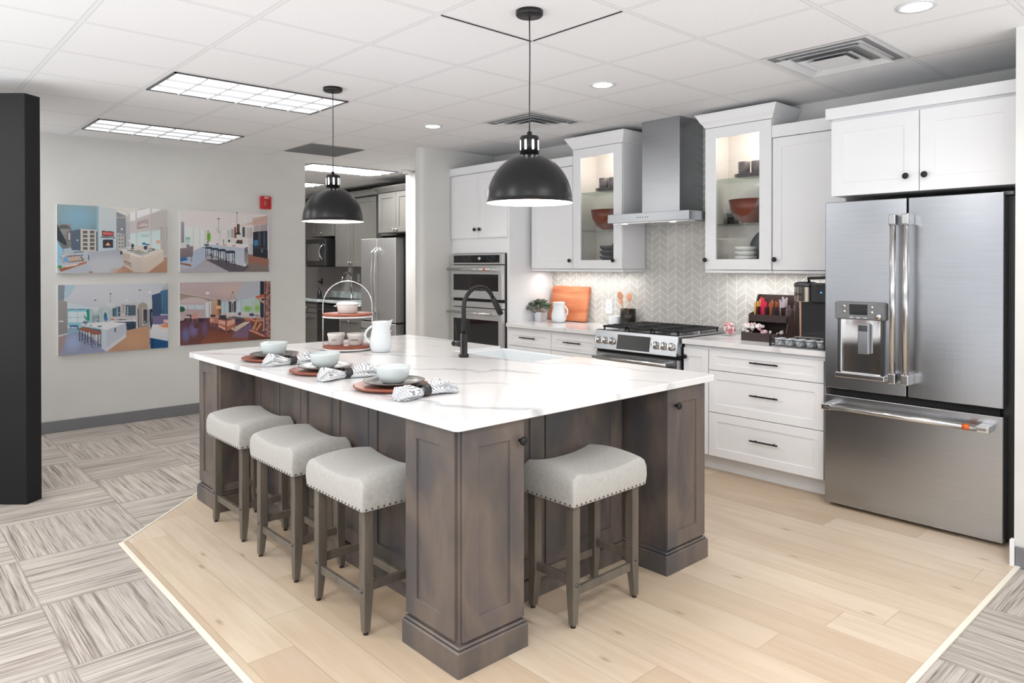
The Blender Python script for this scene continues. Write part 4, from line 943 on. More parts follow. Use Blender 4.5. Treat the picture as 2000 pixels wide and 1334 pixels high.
c = Canvas([(92, 100), (1566, 75), (1578, 1015), (100, 1140)], (196, 186, 192))
c.P([92,100,1566,75,1000,380,640,380,92,250],(206,188,190),(200,178,178)).E(950,220,420,160,(222,196,188),.8,soft=True).P([1100,80,1385,78,1385,330,1000,400,940,390],(190,200,214),a=.8)
c.P([92,270,600,375,680,380,680,700,92,740],(166,150,140),(196,176,162)).P([92,255,640,370,640,385,92,275],(214,198,190)).E(300,470,250,125,(214,196,196)).R(92,430,480,740,(206,190,190)).P([92,470,460,470,460,540,92,530],(206,222,232)).R(210,475,220,530,(190,170,168)).R(318,475,328,530,(190,170,168)).R(92,545,480,660,(196,176,178)).P([478,430,575,410,575,690,490,690],(224,232,240)).R(540,440,552,690,(180,170,172)).E(120,540,50,45,(30,90,72)).P([575,400,680,380,680,640,575,660],(206,176,152),(190,150,120))
c.P([92,740,92,690,500,680,1240,700,1240,860,1578,900,1578,1015,100,1140],(96,62,78),(120,72,66)).P([560,870,1180,880,1180,1040,400,1110],(128,70,50),(150,88,66),.9).E(180,960,80,160,(120,128,190),.8,soft=True).E(300,880,90,150,(130,130,190),.8,soft=True).E(470,860,60,150,(120,96,150),.7,soft=True).P([960,900,1230,760,1230,880,1180,1000,900,1000],(126,110,160),a=.7).R(300,770,370,850,(96,40,40),a=.7)
for x0 in (105,380): c.P([x0,700,x0+80,690,x0+80,740,x0,760],(60,40,56))
c.P([275,605,365,600,362,690,275,700],(214,160,150)).L(285,700,283,750,8,(170,110,100)).L(355,690,360,740,8,(170,110,100)).P([190,630,270,630,262,740,250,740,250,650,190,645],(52,44,58)).P([92,640,150,620,160,720,92,730],(206,180,180))
c.P([740,430,1000,400,1330,330,1385,360,1385,660,740,640],(196,216,226)).P([740,440,855,430,855,600,740,600],(190,214,222)).P([1065,400,1240,370,1240,600,1065,600],(196,216,214)).E(1170,530,90,60,(140,196,90),soft=True).P([1275,370,1385,350,1385,600,1275,600],(190,214,190)).E(1330,520,60,70,(150,200,100),soft=True).P([990,420,1050,405,1050,600,990,600],(206,222,230))
for x in (780,1055,1245): c.R(x,390,x+16,600,(180,192,204))
c.R(672,382,732,630,(70,66,72)).R(672,400,690,640,(150,92,66)).P([660,480,725,480,732,535,650,535],(248,190,140)).P([675,530,705,530,712,635,672,635],(200,120,76)).P([855,415,898,410,898,590,860,590],(64,66,80)).P([935,415,980,400,972,590,940,590],(64,66,80)).R(898,420,938,590,(196,190,180)).R(908,440,926,580,(110,104,96))
c.E(920,385,66,22,(120,104,96),1,.7).E(920,388,56,22,(214,204,198)).L(922,250,880,375,4,(110,92,86)).L(922,250,960,375,4,(110,92,86)).E(922,256,12,10,(90,70,66)).E(518,275,40,28,(255,250,250),soft=True)
c.P([740,600,1000,590,1180,590,1390,600,1390,700,740,660],(226,220,220),(200,190,192)).E(1035,612,26,26,(66,80,110)).E(1240,625,46,26,(60,74,110)).E(1330,640,36,28,(170,150,160)).P([760,600,820,600,820,660,760,650],(214,190,190))
c.P([890,860,1120,740,1220,740,970,900],(226,210,190),(214,198,176)).P([845,665,960,655,1125,680,1122,700,960,690,845,680],(96,92,98)).L(1045,690,1050,770,12,(70,60,62)).L(1120,680,1120,740,10,(70,60,62)).P([960,690,1040,700,1040,750,960,730],(44,58,84)).P([1120,670,1220,680,1220,730,1120,720],(190,120,100))
c.P([545,670,680,670,680,770,550,760],(198,130,110)).P([560,690,610,690,610,740,560,740],(228,176,160)).P([560,625,640,630,640,665,565,668],(58,50,60)).L(570,760,575,820,12,(176,112,92)).L(622,770,625,830,14,(176,112,92))
c.P([675,700,815,720,960,685,960,820,820,900,675,800],(184,116,94)).P([690,712,800,735,800,800,690,765],(232,180,164)).P([825,735,950,700,950,765,825,820],(228,174,156)).P([680,790,810,850,810,890,680,820],(236,186,166)).P([690,640,810,635,825,705,705,690],(60,52,58)).L(812,720,812,945,26,(150,84,62)).L(682,790,682,875,14,(160,94,72)).L(950,800,950,868,14,(160,94,72)).P([700,870,790,900,900,890,880,920,740,900],(40,40,90),a=.7)
c.R(1385,80,1452,330,(18,24,48)).R(1385,400,1450,670,(34,40,66)).P([1305,330,1460,285,1460,335,1310,355],(206,96,50)).P([1310,355,1460,335,1460,440,1420,430],(196,170,158)).E(1432,375,24,20,(60,30,36))
c.P([1230,680,1440,680,1440,860,1400,890,1240,860],(120,62,48))
for k,(x0,y0,x1,y1) in enumerate(((1230,700,1290,720),(1270,860,1330,700),(1310,880,1400,760),(1340,690,1380,740),(1380,690,1430,720),(1250,860,1300,780))): c.L(x0,y0,x1,y1,36,(206-8*k,128,96)).L(x0+4,y0+4,x1+4,y1+4,10,(236,170,130))
c.P([1180,880,1240,865,1470,960,1460,990],(214,140,120)).P([1180,890,1460,985,1578,1000,1578,1015,1185,1045],(120,70,56),(100,56,46))
c.P([1460,75,1566,75,1578,1015,1452,960],(112,72,68))
_r = random.Random(5)
for k in range(26):
    y = 90+k*35; x = 1462+_r.random()*30; w = 50+_r.random()*50; q = _r.random(); c.E(x+w/2,y+_r.random()*10,w/2,14+8*_r.random(),(130+50*q,90+34*q,88+30*q)).E(x+w/2,y-3,w/2.6,6,(176+30*q,134+24*q,128+20*q))
c.panel('photo print of a living room with dark wood floor, tan chairs and a stone column', 2.332, 3.257, .696, 1.318)

# ------------------------------------------------------------------ table settings on the island
def lathe_thing(name, mtl, prof, loc, label, cat, group=None, seg=40):
    o = B().lathe(prof, (0, 0, 0), seg).build(name, mtl); o.location = loc
    o['label'] = label; o['category'] = cat
    if group: o['group'] = group
    return o
def napkin_mesh(seed):
    r = random.Random(seed); b = B(); rings = []; N = 36; S = 44
    for i in range(S+1):
        t = i/S; y = -.16+.305*t
        d = abs(t-.47)
        w = .020+.030*min(1, d/.38)**.8; h = .018+.012*min(1, d/.3)
        if t < .1: w *= .35+6.5*t; h *= .35+6.5*t
        if t > .86: w *= 1.15; h *= max(.35, 1-(t-.86)*4.0)
        ruf = .0008+.011*min(1, max(0, d-.05)/.3)
        ring = []
        for k in range(N):
            a = 2*PI*k/N
            wob = ruf*(math.sin(a*5+seed+t*3)+.6*math.sin(a*9+seed*2+t*7))
            x = (w+wob)*math.cos(a); z = (h+wob*.6)*math.sin(a)
            x += .012*math.sin(t*5+seed)
            ring.append((x, y, max(.0008, z+h*.92)))
        rings.append(ring)
    b.ringed(rings, True, True); return b.build('napkin', 'napkin')
def band_mesh():
    b = B(); rings = []
    for k in range(33):
        a = 2*PI*k/32; c_, s_ = math.cos(a), math.sin(a); ring = []
        for (o, y) in ((.003, -.019), (.0065, -.017), (.0065, .017), (.003, .019), (.0, .017), (.0, -.017)):
            ring.append(((.027+o)*c_, y, (.0225+o)*s_+.0235+.004))
        rings.append(ring)
    b.ringed(rings[:-1]+[rings[0]], False, True); return b.build('napkin_ring', 'leather')
places = [(-2.775, 1.80, 'nearest to the island corner', 0), (-3.425, 1.80, 'at the middle of the three place settings', 1), (-4.085, 1.815, 'at the far left place setting', 2)]
for x, y, wh, i in places:
    z = IT
    lathe_thing('charger_plate', 'wood_red', [(.135, 0), (.150, .002), (.170, .012), (.172, .017), (.165, .019), (.12, .014), (.001, .013)], (x-.005, y-.012, z), 'round red-brown wooden charger '+wh, 'plate', 'wooden chargers on the island')
    lathe_thing('dinner_plate', 'plate', [(.085, 0), (.10, .002), (.136, .014), (.140, .018), (.135, .019), (.10, .008), (.08, .0055), (.001, .005)], (x, y, z+.0195), 'grey stoneware dinner plate '+wh, 'plate', 'grey plates on the island')
    lathe_thing('soup_bowl', 'bowl', [(.044, 0), (.046, .003), (.062, .012), (.072, .034), (.0775, .068), (.078, .075), (.0752, .075), (.069, .036), (.056, .015), (.001, .009)], (x-.008, y+.0, z+.0255), 'pale grey glazed bowl on the plate '+wh, 'bowl', 'pale bowls on the island')
    o = napkin_mesh(i*2+1); o.location = (x+.265, y-.015, z+.001); o.rotation_euler = (0, 0, .05-.04*i); o['label'] = 'white striped napkin folded through a dark ring '+wh; o['category'] = 'napkin'; o['group'] = 'striped napkins on the island'
    o = band_mesh(); o.location = (x+.265+.012*math.sin(.47*5+i*2+1), y-.02, z-.001); o.rotation_euler = (0, 0, .05-.04*i); o['label'] = 'black leather napkin ring '+wh; o['category'] = 'napkin ring'; o['group'] = 'napkin rings on the island'
# two tier tray
VR = Matrix.Rotation(math.atan2(.739, .673), 4, 'Z')     # local x runs across the view
TX, TY = -4.235, 2.385
t = thing('tiered_tray', 'two-tier tray with round wooden boards and a white wire arch handle', 'tray', (TX, TY, IT), math.atan2(.739, .673))
for z in (.012, .222):
    b = B(); b.lathe([(.157, z), (.160, z+.003), (.160, z+.016), (.157, z+.019), (.001, z+.019)], seg=48); b.build('tray_board', 'wood_red', t)
    b = B(); rings = []
    for k in range(48):
        a = 2*PI*k/48; rings.append([((.160+.004*math.cos(q))*math.cos(a), (.160+.004*math.cos(q))*math.sin(a), z-.002+.005*math.sin(q)) for q in (0, PI/2, PI, 3*PI/2)])
    b.ringed(rings+[rings[0]], False, True); b.build('wire_hoop', 'plug', t)
for k in range(4):
    a = PI/4+PI/2*k; B().cyl((.12*math.cos(a), .12*math.sin(a), 0), (.12*math.cos(a), .12*math.sin(a), .012), .008, 10).build('foot', 'steelh', t)
pts = [(-.163, 0, .006), (-.163, 0, .28)]+[(-.163*math.cos(a), 0, .29+.163*math.sin(a)) for a in [PI*k/24 for k in range(0, 25)]]+[(.163, 0, .28), (.163, 0, .006)]
B().tube(pts, .0032, 8).build('arch_handle', 'chrome', t)
def crock(x, y, word, label):
    p = thing('seasoning_crock', label, 'jar', (x, y, IT+.0315), math.atan2(.739, .673), 'small lettered crocks on the tray')
    B().lathe([(.042, 0), (.046, .003), (.054, .058), (.057, .062), (.0575, .075), (.054, .077), (.050, .074), (.044, .01), (.001, .008)], seg=36).build('pot', 'ceramw', p)
    b = text(word, 'lettering', .015, Matrix.Identity(4), 'nail', p, world=False)
    for v in b.data.vertices:
        a = v.co.x/.051; zz = .034+v.co.y; rr = .0515+(.055-.0485)*(zz-.0)/.06*.55; v.co = (rr*math.sin(a), -rr*math.cos(a)-.0004, zz)
crock(TX-.055*.673-.03*.673, TY-.085*.739+.01, 'SALT', 'small cream crock lettered SALT on the lower tray')
crock(TX+.055*.673, TY+.055*.739, 'PEPPER', 'small cream crock lettered PEPPER on the lower tray, beside the pitcher')
p = thing('lidded_pot', 'small cream ceramic casserole with side handles on the upper tray', 'pot', (TX, TY, IT+.2415), math.atan2(.739, .673))
B().lathe([(.058, 0), (.062, .003), (.069, .05), (.070, .056), (.001, .056)], seg=36).build('pot', 'ceramw', p)
B().lathe([(.074, .056), (.075, .060), (.060, .070), (.03, .074), (.001, .075)], seg=36).build('lid', 'ceramw', p)
for sx in (-1, 1): B().rbox(sx*.069 if sx > 0 else -.087, .087 if sx > 0 else -.069, -.016, .016, .042, .050, .003, 2).build('handle', 'ceramw', p)
def pitcher(name, label, loc, k, hdir, mtl, spout=True, rimm=None):
    p = thing(name, label, 'pitcher', loc, hdir)
    prof = [(.045, 0), (.058, .004), (.070, .035), (.0725, .06), (.064, .11), (.056, .15), (.058, .185), (.061, .195), (.058, .196), (.053, .18), (.052, .15), (.066, .06), (.05, .012), (.001, .01)]
    b = B(); rings = []
    for r, h in prof:
        ring = []
        for q in range(40):
            a = 2*PI*q/40; e = 1
            if spout and h > .14: e += .30*max(0, math.cos(a))**8*(h-.14)/.055
            ring.append((k*r*e*math.cos(a), k*r*math.sin(a)*(1), k*(h+(.012*max(0, math.cos(a))**6 if spout and h > .17 else 0))))
        rings.append(ring)
    b.ringed(rings, True, True); bd = b.build('body', mtl, p)
    pts = [(-k*(.055+.045*math.sin(s)), 0, k*(.165-.115*s/PI+.004*math.sin(2*s))) for s in [PI*i/14 for i in range(15)]]
    b = B(); b.tube(pts, .0065*k+.001, 10); b.build('handle', mtl, p)
    return p
pitcher('water_pitcher', 'white glazed ceramic pitcher standing right of the tiered tray', (-3.975, 2.478, IT), 1.0, math.atan2(.739, .673), 'ceram')

# ------------------------------------------------------------------ things on the wall counters
CT = .948
t = B(); q = [(-4.965, 0), (-4.49, 0), (-4.475, .325), (-4.95, .325)]
lean = Matrix.Translation((0, 5.0, CT+.009)) @ Matrix.Rotation(-.17, 4, 'X')
b = B(lean); pf = [(x+(0), z) for x, z in rnd_poly([(-4.965, 0), (-4.485, 0), (-4.478, .335), (-4.955, .335)], .02, 4)]
a0 = [b.v((x, 0, z)) for x, z in pf]; a1 = [b.v((x, .038, z)) for x, z in pf]; n_ = len(pf)
b.f(a0); b.f(a1[::-1]); [b.f([a0[i], a1[i], a1[(i+1) % n_], a0[(i+1) % n_]]) for i in range(n_)]
tag(b.build('cutting_board', 'wood_or', bev=.004), 'large orange acacia cutting board leaning on the tile', 'cutting board', loc=(-4.72, 5.0, CT))
p = thing('potted_succulent', 'grey-green succulent in a small white pot beside the ovens', 'plant', (-4.925, 4.86, CT))
b = B(); b.ringed([[(sx*r, sy*r, z) for sx, sy in ((-1, -1), (1, -1), (1, 1), (-1, 1))] for r, z in ((.038, 0), (.046, .09), (.041, .09), (.038, .075))], True, False); b.build('pot', 'ceram', p, bev=.006, seg=2)
B().lathe([(.036, .07), (.036, .078), (.001, .08)], seg=16).build('soil', 'dark', p)
rr = random.Random(3); b = B(); bs = B()
for cx, cy, cz, R in ((0, 0, .175, .075), (-.05, -.05, .155, .06), (.075, .0, .15, .065), (.02, -.05, .13, .045), (-.01, .045, .15, .05), (.11, -.02, .13, .05), (-.045, -.10, .12, .045)):
    bs.tube([(cx*.25, cy*.25, .075), (cx*.7, cy*.7, cz-.03), (cx, cy, cz-.01)], .004, 6)
    for ringi, (nl, tilt, sc) in enumerate(((7, .25, 1.0), (6, .7, .8), (4, 1.15, .55))):
        for k in range(nl):
            a = 2*PI*k/nl+ringi*.5+rr.random()*.3; L_ = R*sc; d0 = Vector((math.cos(a)*math.cos(tilt), math.sin(a)*math.cos(tilt), math.sin(tilt)*.8)); sd = Vector((-math.sin(a), math.cos(a), 0)); upv = d0.cross(sd)*-1
            c0 = Vector((cx, cy, cz-.012)); rings = []
            for s_ in (0.02, .25, .55, .8, .97):
                w_ = L_*.42*math.sin(PI*min(.98, s_*.78+.1)); cpt = c0+d0*L_*s_+Vector((0, 0, L_*.35*s_*s_))
                rings.append([cpt+sd*w_*math.cos(q2)+upv*w_*.25*math.sin(q2) for q2 in [2*PI*j/8 for j in range(8)]])
            b.ringed(rings, True, True)
f = b.build('foliage', 'leaf', p); bs.build('stem', 'leaf', p)
pitcher('enamel_jug', 'plain white jug in front of the cutting board', (-4.69, 4.87, CT), .98, math.radians(190), 'ceram', False)
p = thing('utensil_crock', 'dark grey cylinder crock left of the range', 'crock', (-3.972, 5.0, CT))
B().lathe([(.065, 0), (.068, .003), (.068, .155), (.064, .157), (.062, .15), (.062, .02), (.001, .02)], seg=36).build('body', 'nail', p)
def spoon(x, y, lx, ly, h, label, R_=.032):
    o = thing('wooden_spoon', label, 'spoon', (x, y, CT+.021), 0, 'wooden spoons in the crock')
    b = B(); b.tube([(0, 0, 0), (lx*.5, ly*.5, h*.45), (lx, ly, h*.78)], .0055, 8); b.build('handle', 'wood_sp', o)
    b = B(); rings = []
    for s_ in [i/10 for i in range(11)]:
        w_ = max(.004, R_*math.sin(PI*(.12+.83*s_))**.8); cpt = Vector((lx*(1+.28*s_), ly*(1+.1*s_), h*(.76+.24*s_)))
        rings.append([cpt+Vector((w_*math.cos(q2), .006*math.sin(q2)-.004*math.cos(q2)**2, 0)) for q2 in [2*PI*j/14 for j in range(14)]])
    b.ringed(rings, True, True); b.build('bowl', 'wood_sp', o)
spoon(-3.985, 4.975, -.030, -.02, .29, 'wooden spoon standing tallest in the dark crock', .036)
spoon(-3.965, 4.995, .012, .0, .275, 'wooden spoon at the right side of the dark crock', .03)
spoon(-3.995, 5.0, -.055, .01, .23, 'pale wooden spoon leaning left in the dark crock', .028)
p = lathe_thing('small_canister', 'ceram', [(.05, 0), (.052, .003), (.056, .085), (.052, .087), (.05, .08), (.046, .01), (.001, .008)], (-4.105, 4.98, CT), 'small white cup between the outlet and the dark crock', 'cup')
def outlet(x, z, label, y=YW-.008):
    p = thing('wall_outlet', label, 'outlet', (x, y, z))
    B().rbox(-.038, .038, -.006, 0, -.062, .062, .003, 2).build('cover_plate', 'plug', p)
    b = B(); b.rbox(-.017, .017, -.0085, -.005, -.034, .034, .002, 1); o = b.build('socket', 'ceram', p)
    b = B(); [b.box(sx-.001, sx+.001, -.009, -.0084, zz-.005, zz+.005) for sx in (-.006, .006) for zz in (-.018, .018)]; b.build('slots', 'nail', o)
outlet(-4.262, 1.105, 'white outlet plate on the chevron tile left of the range')
# candy jars
def jar(x, y, r, label, seed, cols):
    p = thing('candy_jar', label, 'jar', (x, y, CT), 0, 'round glass candy jars')
    prof = [(r*.55, 0), (r*.8, .008), (r, r*.75), (r*.88, r*1.35), (r*.66, r*1.62), (r*.70, r*1.68), (r*.66, r*1.66), (r*.62, r*1.60), (r*.84, r*1.32), (r*.96, r*.75), (r*.76, .012), (.001, .011)]
    B().lathe(prof, seg=32).build('glass', 'glass', p)
    rr = random.Random(seed)
    for ci, cm in enumerate(cols):
        b = B()
        for k in range(22):
            a = rr.random()*2*PI; h = .022+rr.random()*r*1.15; rad = rr.random()**.5*r*.66*(1 if h < r*1.05 else .8)
            Mx = Matrix.Translation((rad*math.cos(a), rad*math.sin(a), h)) @ Matrix.Rotation(rr.random()*6, 4, (rr.random(), rr.random(), .3))
            b.M = Mx; b.rbox(-.012, .012, -.008, .008, -.006, .006, .003, 1)
        o = b.build('wrapped_candy', cm, p); o['kind'] = 'stuff'
MT['pink'] = mat('pink_wrapper', srgb(240, 190, 196), .4); MT['pinkw'] = mat('white_wrapper', srgb(246, 236, 234), .4); MT['rose'] = mat('rose_wrapper', srgb(226, 130, 140), .4)
jar(-2.935, 4.93, .062, 'round glass jar of pink candies nearest the range', 1, ('pink', 'rose', 'pinkw'))
jar(-2.835, 5.01, .055, 'round glass jar of white candies touching the dark organizer', 2, ('pinkw', 'pinkw'))
# condiment organizer
p = thing('condiment_organizer', 'dark brown two-step condiment organizer beside the coffee maker', 'organizer', (-2.585, 4.86, CT))
X0, X1 = -2.715, -2.41
b = B()
for x in (X0, X1-.008):
    b = B(); b.prismx([(4.72, CT), (4.72, CT+.062), (4.80, CT+.062), (4.84, CT+.19), (4.90, CT+.20), (4.955, CT+.325), (4.99, CT+.325), (4.99, CT)], x, x+.008)
    b.build('side_panel', 'brown', p, world=True)
b = B(); b.box(X0+.008, X1-.008, 4.72, 4.728, CT, CT+.06); b.build('front_lip', 'brown', p, world=True)
b = B(); b.box(X0+.008, X1-.008, 4.81, 4.818, CT+.135, CT+.185); b.build('front_lip', 'brown', p, world=True)
b = B(); b.box(X0+.008, X1-.008, 4.82, 4.98, CT+.135, CT+.141); b.box(X0+.008, X1-.008, 4.73, 4.98, CT+.001, CT+.008); b.build('shelf', 'brown', p, world=True)
b = B(); b.box(X0+.008, X1-.008, 4.983, 4.99, CT, CT+.325); b.build('back_panel', 'brown', p, world=True)
for k in range(1, 5): B().box(X0+.0608*k+.006, X0+.0608*k+.009, 4.82, 4.982, CT+.141, CT+.24).build('divider', 'brown', p, world=True)
rr = random.Random(8)
def packets(x, n, m, label, hh, w_=.0016):
    o = thing('packet_bundle', label, 'packets', (x, 4.9, CT+.1415), 0, 'upright packets in the organizer')
    for k in range(n):
        b = B(Matrix.Translation((-.02+.04*k/(n-1)+rr.uniform(-.002, .002), rr.uniform(-.05, .03), 0)) @ Matrix.Rotation(rr.uniform(-.09, .09), 4, 'Y') @ Matrix.Rotation(rr.uniform(-.15, .1), 4, 'X') @ Matrix.Rotation(rr.uniform(-.5, .5), 4, 'Z'))
        b.box(-.007, .007, -w_, w_, .0015, 1.12*hh*rr.uniform(.72, 1.08)); b.build('packet', m, o)
MT['pk1'] = mat('yellow_packet', srgb(226, 178, 96), .5); MT['pk2'] = mat('pink_packet', srgb(238, 60, 100), .5); MT['pk3'] = mat('brown_packet', srgb(170, 96, 56), .5); MT['pk4'] = mat('lilac_packet', srgb(206, 196, 204), .5); MT['pk5'] = mat('grey_packet', srgb(120, 106, 114), .5)
for k, (m_, lb, hh) in enumerate((('pk1', 'bundle of yellow packets at the left of the organizer', .125), ('pk2', 'bundle of bright pink packets in the organizer', .145), ('pk3', 'bundle of brown packets in the organizer', .135), ('pk4', 'bundle of pale lilac packets in the organizer', .15), ('pk5', 'bundle of dark grey stir sticks at the right of the organizer', .10))):
    packets(X0+.038+.0605*k, 9, m_, lb, hh)
rr = random.Random(11)
for k in range(60):
    x = -2.69+.24*rr.random()**1.3; y = 4.745+.065*rr.random(); z = CT+.018+.10*rr.random()*(1 if x < -2.58 else .6)
    b = B(Matrix.Rotation(rr.random()*3, 4, (rr.random(), rr.random(), .4))); b.rbox(-.014, .014, -.010, .010, -.007, .007, .003, 1)
    o = b.build('creamer_cup', ('pinkw', 'pink', 'pinkw', 'ceramw')[k % 4]); o.location = (x, y, z); o['label'] = 'small white and pink creamer or sweet piled on the lower organizer step'; o['category'] = 'creamer'; o['group'] = 'creamers heaped on the lower step'
# coffee maker
p = thing('coffee_maker', 'black and silver pod coffee maker next to the refrigerator', 'coffee maker', (-2.19, 4.85, CT))
kx = -2.19
b = B(); b.rbox(kx-.12, kx+.12, 4.80, 5.02, CT, CT+.40, .012, 2); b.build('housing', 'blackp', p, world=True)
b = B(); b.lathe([(.078, CT+.295), (.080, CT+.30), (.080, CT+.395), (.082, CT+.40), (.001, CT+.40)], (kx-.065, 4.775, 0), 40); b.build('brew_head', 'steelh', p, world=True)
b = B(); b.lathe([(.083, CT+.395), (.084, CT+.42), (.06, CT+.432), (.001, CT+.434)], (kx-.065, 4.775, 0), 36); b.build('head_rim', 'steeld', p, world=True)
b = B(); b.rbox(kx-.015, kx+.12, 4.715, 4.81, CT+.29, CT+.425, .01, 2); b.build('control_head', 'blackp', p, world=True)
b = B(); b.rbox(kx+.035, kx+.10, 4.7125, 4.716, CT+.31, CT+.41, .001, 1); s_ = b.build('display', 'blackg', p, world=True)
b = B(); b.prism([(0, 0), (.016, 0), (.012, .012), (.004, .012)], 0, .001); b.bm.transform(Matrix.Translation((kx+.055, 4.7115, CT+.355)) @ RX); b.build('icon', 'screen', s_, world=True)
b = B(); b.tube([(kx-.03, 4.74, CT+.43), (kx-.02, 4.70, CT+.455), (kx+.10, 4.70, CT+.46), (kx+.11, 4.74, CT+.43)], .010, 10); b.build('lid_handle', 'blackp', p, world=True)
b = B(); b.rbox(kx-.115, kx+.115, 4.66, 4.80, CT, CT+.055, .01, 2); b.build('base', 'blackp', p, world=True)
b = B(); b.rbox(kx-.10, kx+.10, 4.665, 4.79, CT+.055, CT+.062, .002, 1); b.build('drip_grate', 'steelh', p, world=True)
b = B(); b.box(kx-.137, kx-.1215, 4.83, 5.0, CT+.01, CT+.30); b.build('side_trim', 'wood_sp', p, world=True)
tk = text('KEURIG', 'lettering', .020, Matrix.Identity(4), 'nail', p, world=False)
for v in tk.data.vertices:
    a = v.co.x/.0805-.35; v.co = (kx-.065+.0812*math.sin(a)+2.19, 4.775-.0812*math.cos(a)-4.85, .345+v.co.y)
# pod rack
p = thing('pod_rack', 'low black wire rack of coffee pods at the counter edge', 'rack', (-2.22, 4.58, CT))
b = B()
for z in (.008, .045):
    for y in (4.53, 4.64): b.tube([(-2.385, y, CT+z), (-2.02, y, CT+z)], .002, 6)
    for x in (-2.385, -2.02): b.tube([(x, 4.53, CT+z), (x, 4.64, CT+z)], .002, 6)
for k in range(5):
    x = -2.35+.073*k; b.tube([(x-.03, 4.529, CT+.045), (x-.01, 4.529, CT+.02), (x+.01, 4.529, CT+.02), (x+.03, 4.529, CT+.045)], .0016, 6)
b.build('wire_frame', 'black', p, world=True)
for x in (-2.388, -2.02):
    for y in (4.527, 4.641): B().rbox(x-.007, x+.007, y-.004, y+.004, CT, CT+.075, .001, 1).build('corner_post', 'black', p, world=True)
pod0 = None
for k in range(10):
    x = -2.345+.071*(k % 5); y = 4.557+(k // 5)*.052
    if pod0 is None:
        pod0 = thing('coffee_pod', 'white coffee pod lying in the black wire rack', 'pod', (x, y, CT+.011), 0, 'coffee pods in the rack')
        B().lathe([(.019, 0), (.0235, .038), (.026, .040), (.026, .0425), (.001, .043)], seg=20).build('cup', 'ceram', pod0)
    else: dup(pod0, (x, y, CT+.011))
# glass cabinet contents
def bowlp(r, h, foot=.4): return [(r*foot, 0), (r*foot, .004), (r*.7, h*.22), (r*.92, h*.6), (r, h), (r*.97, h), (r*.88, h*.6), (r*.66, h*.28), (.001, h*.14)]
def platep(r): return [(r*.6, 0), (r*.72, .002), (r, .012), (r*.98, .0135), (r*.7, .005), (.001, .0045)]
for cx, tg, z1, z2 in ((-4.11, 'left', 1.80, 2.138), (-2.745, 'right', 1.80, 2.138)):
    for k in range(2): lathe_thing('small_plate', 'cup', platep(.125), (cx+.01, 4.90, z2+.0005+.013*k), 'mauve-grey small plate on the top shelf of the %s glass cabinet, %s of two' % (tg, ('bottom', 'top')[k]), 'plate', 'small plates in the glass cabinets')
    for dx, nm in ((-.045, 'left'), (.05, 'right')): lathe_thing('tumbler_cup', 'cup', [(.038, 0), (.041, .003), (.044, .092), (.041, .094), (.038, .01), (.001, .008)], (cx+dx, 4.90+dx*.2, z2+.029), 'mauve-grey cup on the plates in the %s glass cabinet, the %s one' % (tg, nm), 'cup', 'cups in the glass cabinets')
    lathe_thing('wooden_bowl', 'wood_bowl', bowlp(.165, .175), (cx+.01, 4.90, z1+.0005), 'round brown wooden bowl on the middle shelf of the %s glass cabinet' % tg, 'bowl', 'wooden bowls in the glass cabinets')
    o = lathe_thing('round_platter', 'plated', platep(.145), (cx+.07, 5.035, 1.618), 'dark round platter standing at the back of the %s glass cabinet' % tg, 'platter', 'dark platters in the glass cabinets'); o.rotation_euler = (math.radians(82), 0, 0)
for k in range(4):
    nm = ('lowest', 'second from the bottom', 'third from the bottom', 'top one')[k]
    lathe_thing('serving_bowl', 'plated', bowlp(.088, .05, .55), (-4.10, 4.90, 1.4755+.045*k), 'charcoal bowl stacked in the left glass cabinet, %s' % nm, 'bowl', 'charcoal bowls stacked in the left cabinet')
    lathe_thing('serving_bowl', 'ceramw', bowlp(.082, .045, .6), (-2.77, 4.88, 1.4755+.036*k), 'cream bowl stacked in the right glass cabinet, %s' % nm, 'bowl', 'cream bowls stacked in the right cabinet')
for k in range(3):
    lathe_thing('drinking_glass', 'glass', [(.026, 0), (.028, .002), (.032, .09), (.030, .09), (.026, .006), (.001, .006)], (-2.985+.045*k, 4.98-.02*k, 1.8005), 'clear drinking glass beside the wooden bowl, %s of three' % ('leftmost', 'middle', 'rightmost')[k], 'glass', 'clear glasses in the right cabinet')

# ------------------------------------------------------------------ back room kitchen
BZ = .945; YV = 5.29
def gdoor(b, x0, x1, z0, z1, y): return b.door(x0+.004, x1-.004, z0, z1, y, .02, .07, .010)
def bknob(x, y, z, parent): return knob(x, y, z, parent, 'chrome')
def bbase(label, x0, x1, fronts, kn):
    t = thing('back_base_cabinet', label, 'cabinet', ((x0+x1)/2, 5.6, 0), 0, 'grey base cabinets in the back room')
    B().box(x0, x1, YV+.021, 5.898, .0, .905).build('body', 'gray_cab', t, world=True)
    for z0, z1 in fronts: d = gdoor(B(), x0, x1, z0, z1, YV).build('door' if z1-z0 > .3 else 'drawer', 'gray_cab', t, .002, True); bknob((x0+x1)/2, YV, (z0+z1)/2 if z1-z0 < .3 else z1-.06, d)
    return t
bbase('grey base cabinet left of the dishwasher in the back room', -11.0, -10.335, [(.73, .885), (.12, .72)], 0)
bbase('grey drawer cabinet between the dishwasher and the back refrigerator', -9.655, -9.0, [(.73, .885), (.12, .40), (.41, .72)], 0)
t = thing('dishwasher', 'black dishwasher under the back room counter', 'dishwasher', (-10.0, 5.6, 0))
B().rbox(-10.325, -9.665, YV-.01, 5.85, .10, .885, .004, 1).build('body', 'blackp', t, world=True)
B().rbox(-10.30, -9.69, YV-.05, YV-.03, .80, .825, .004, 1).build('handle', 'steeld', t, world=True)
for x in (-10.29, -9.70): B().box(x-.01, x+.01, YV-.035, YV-.009, .805, .82).build('handle_mount', 'steeld', t, world=True)
B().box(-10.32, -9.67, YV+.05, 5.8, 0, .10).build('toe_panel', 'dark', t, world=True)
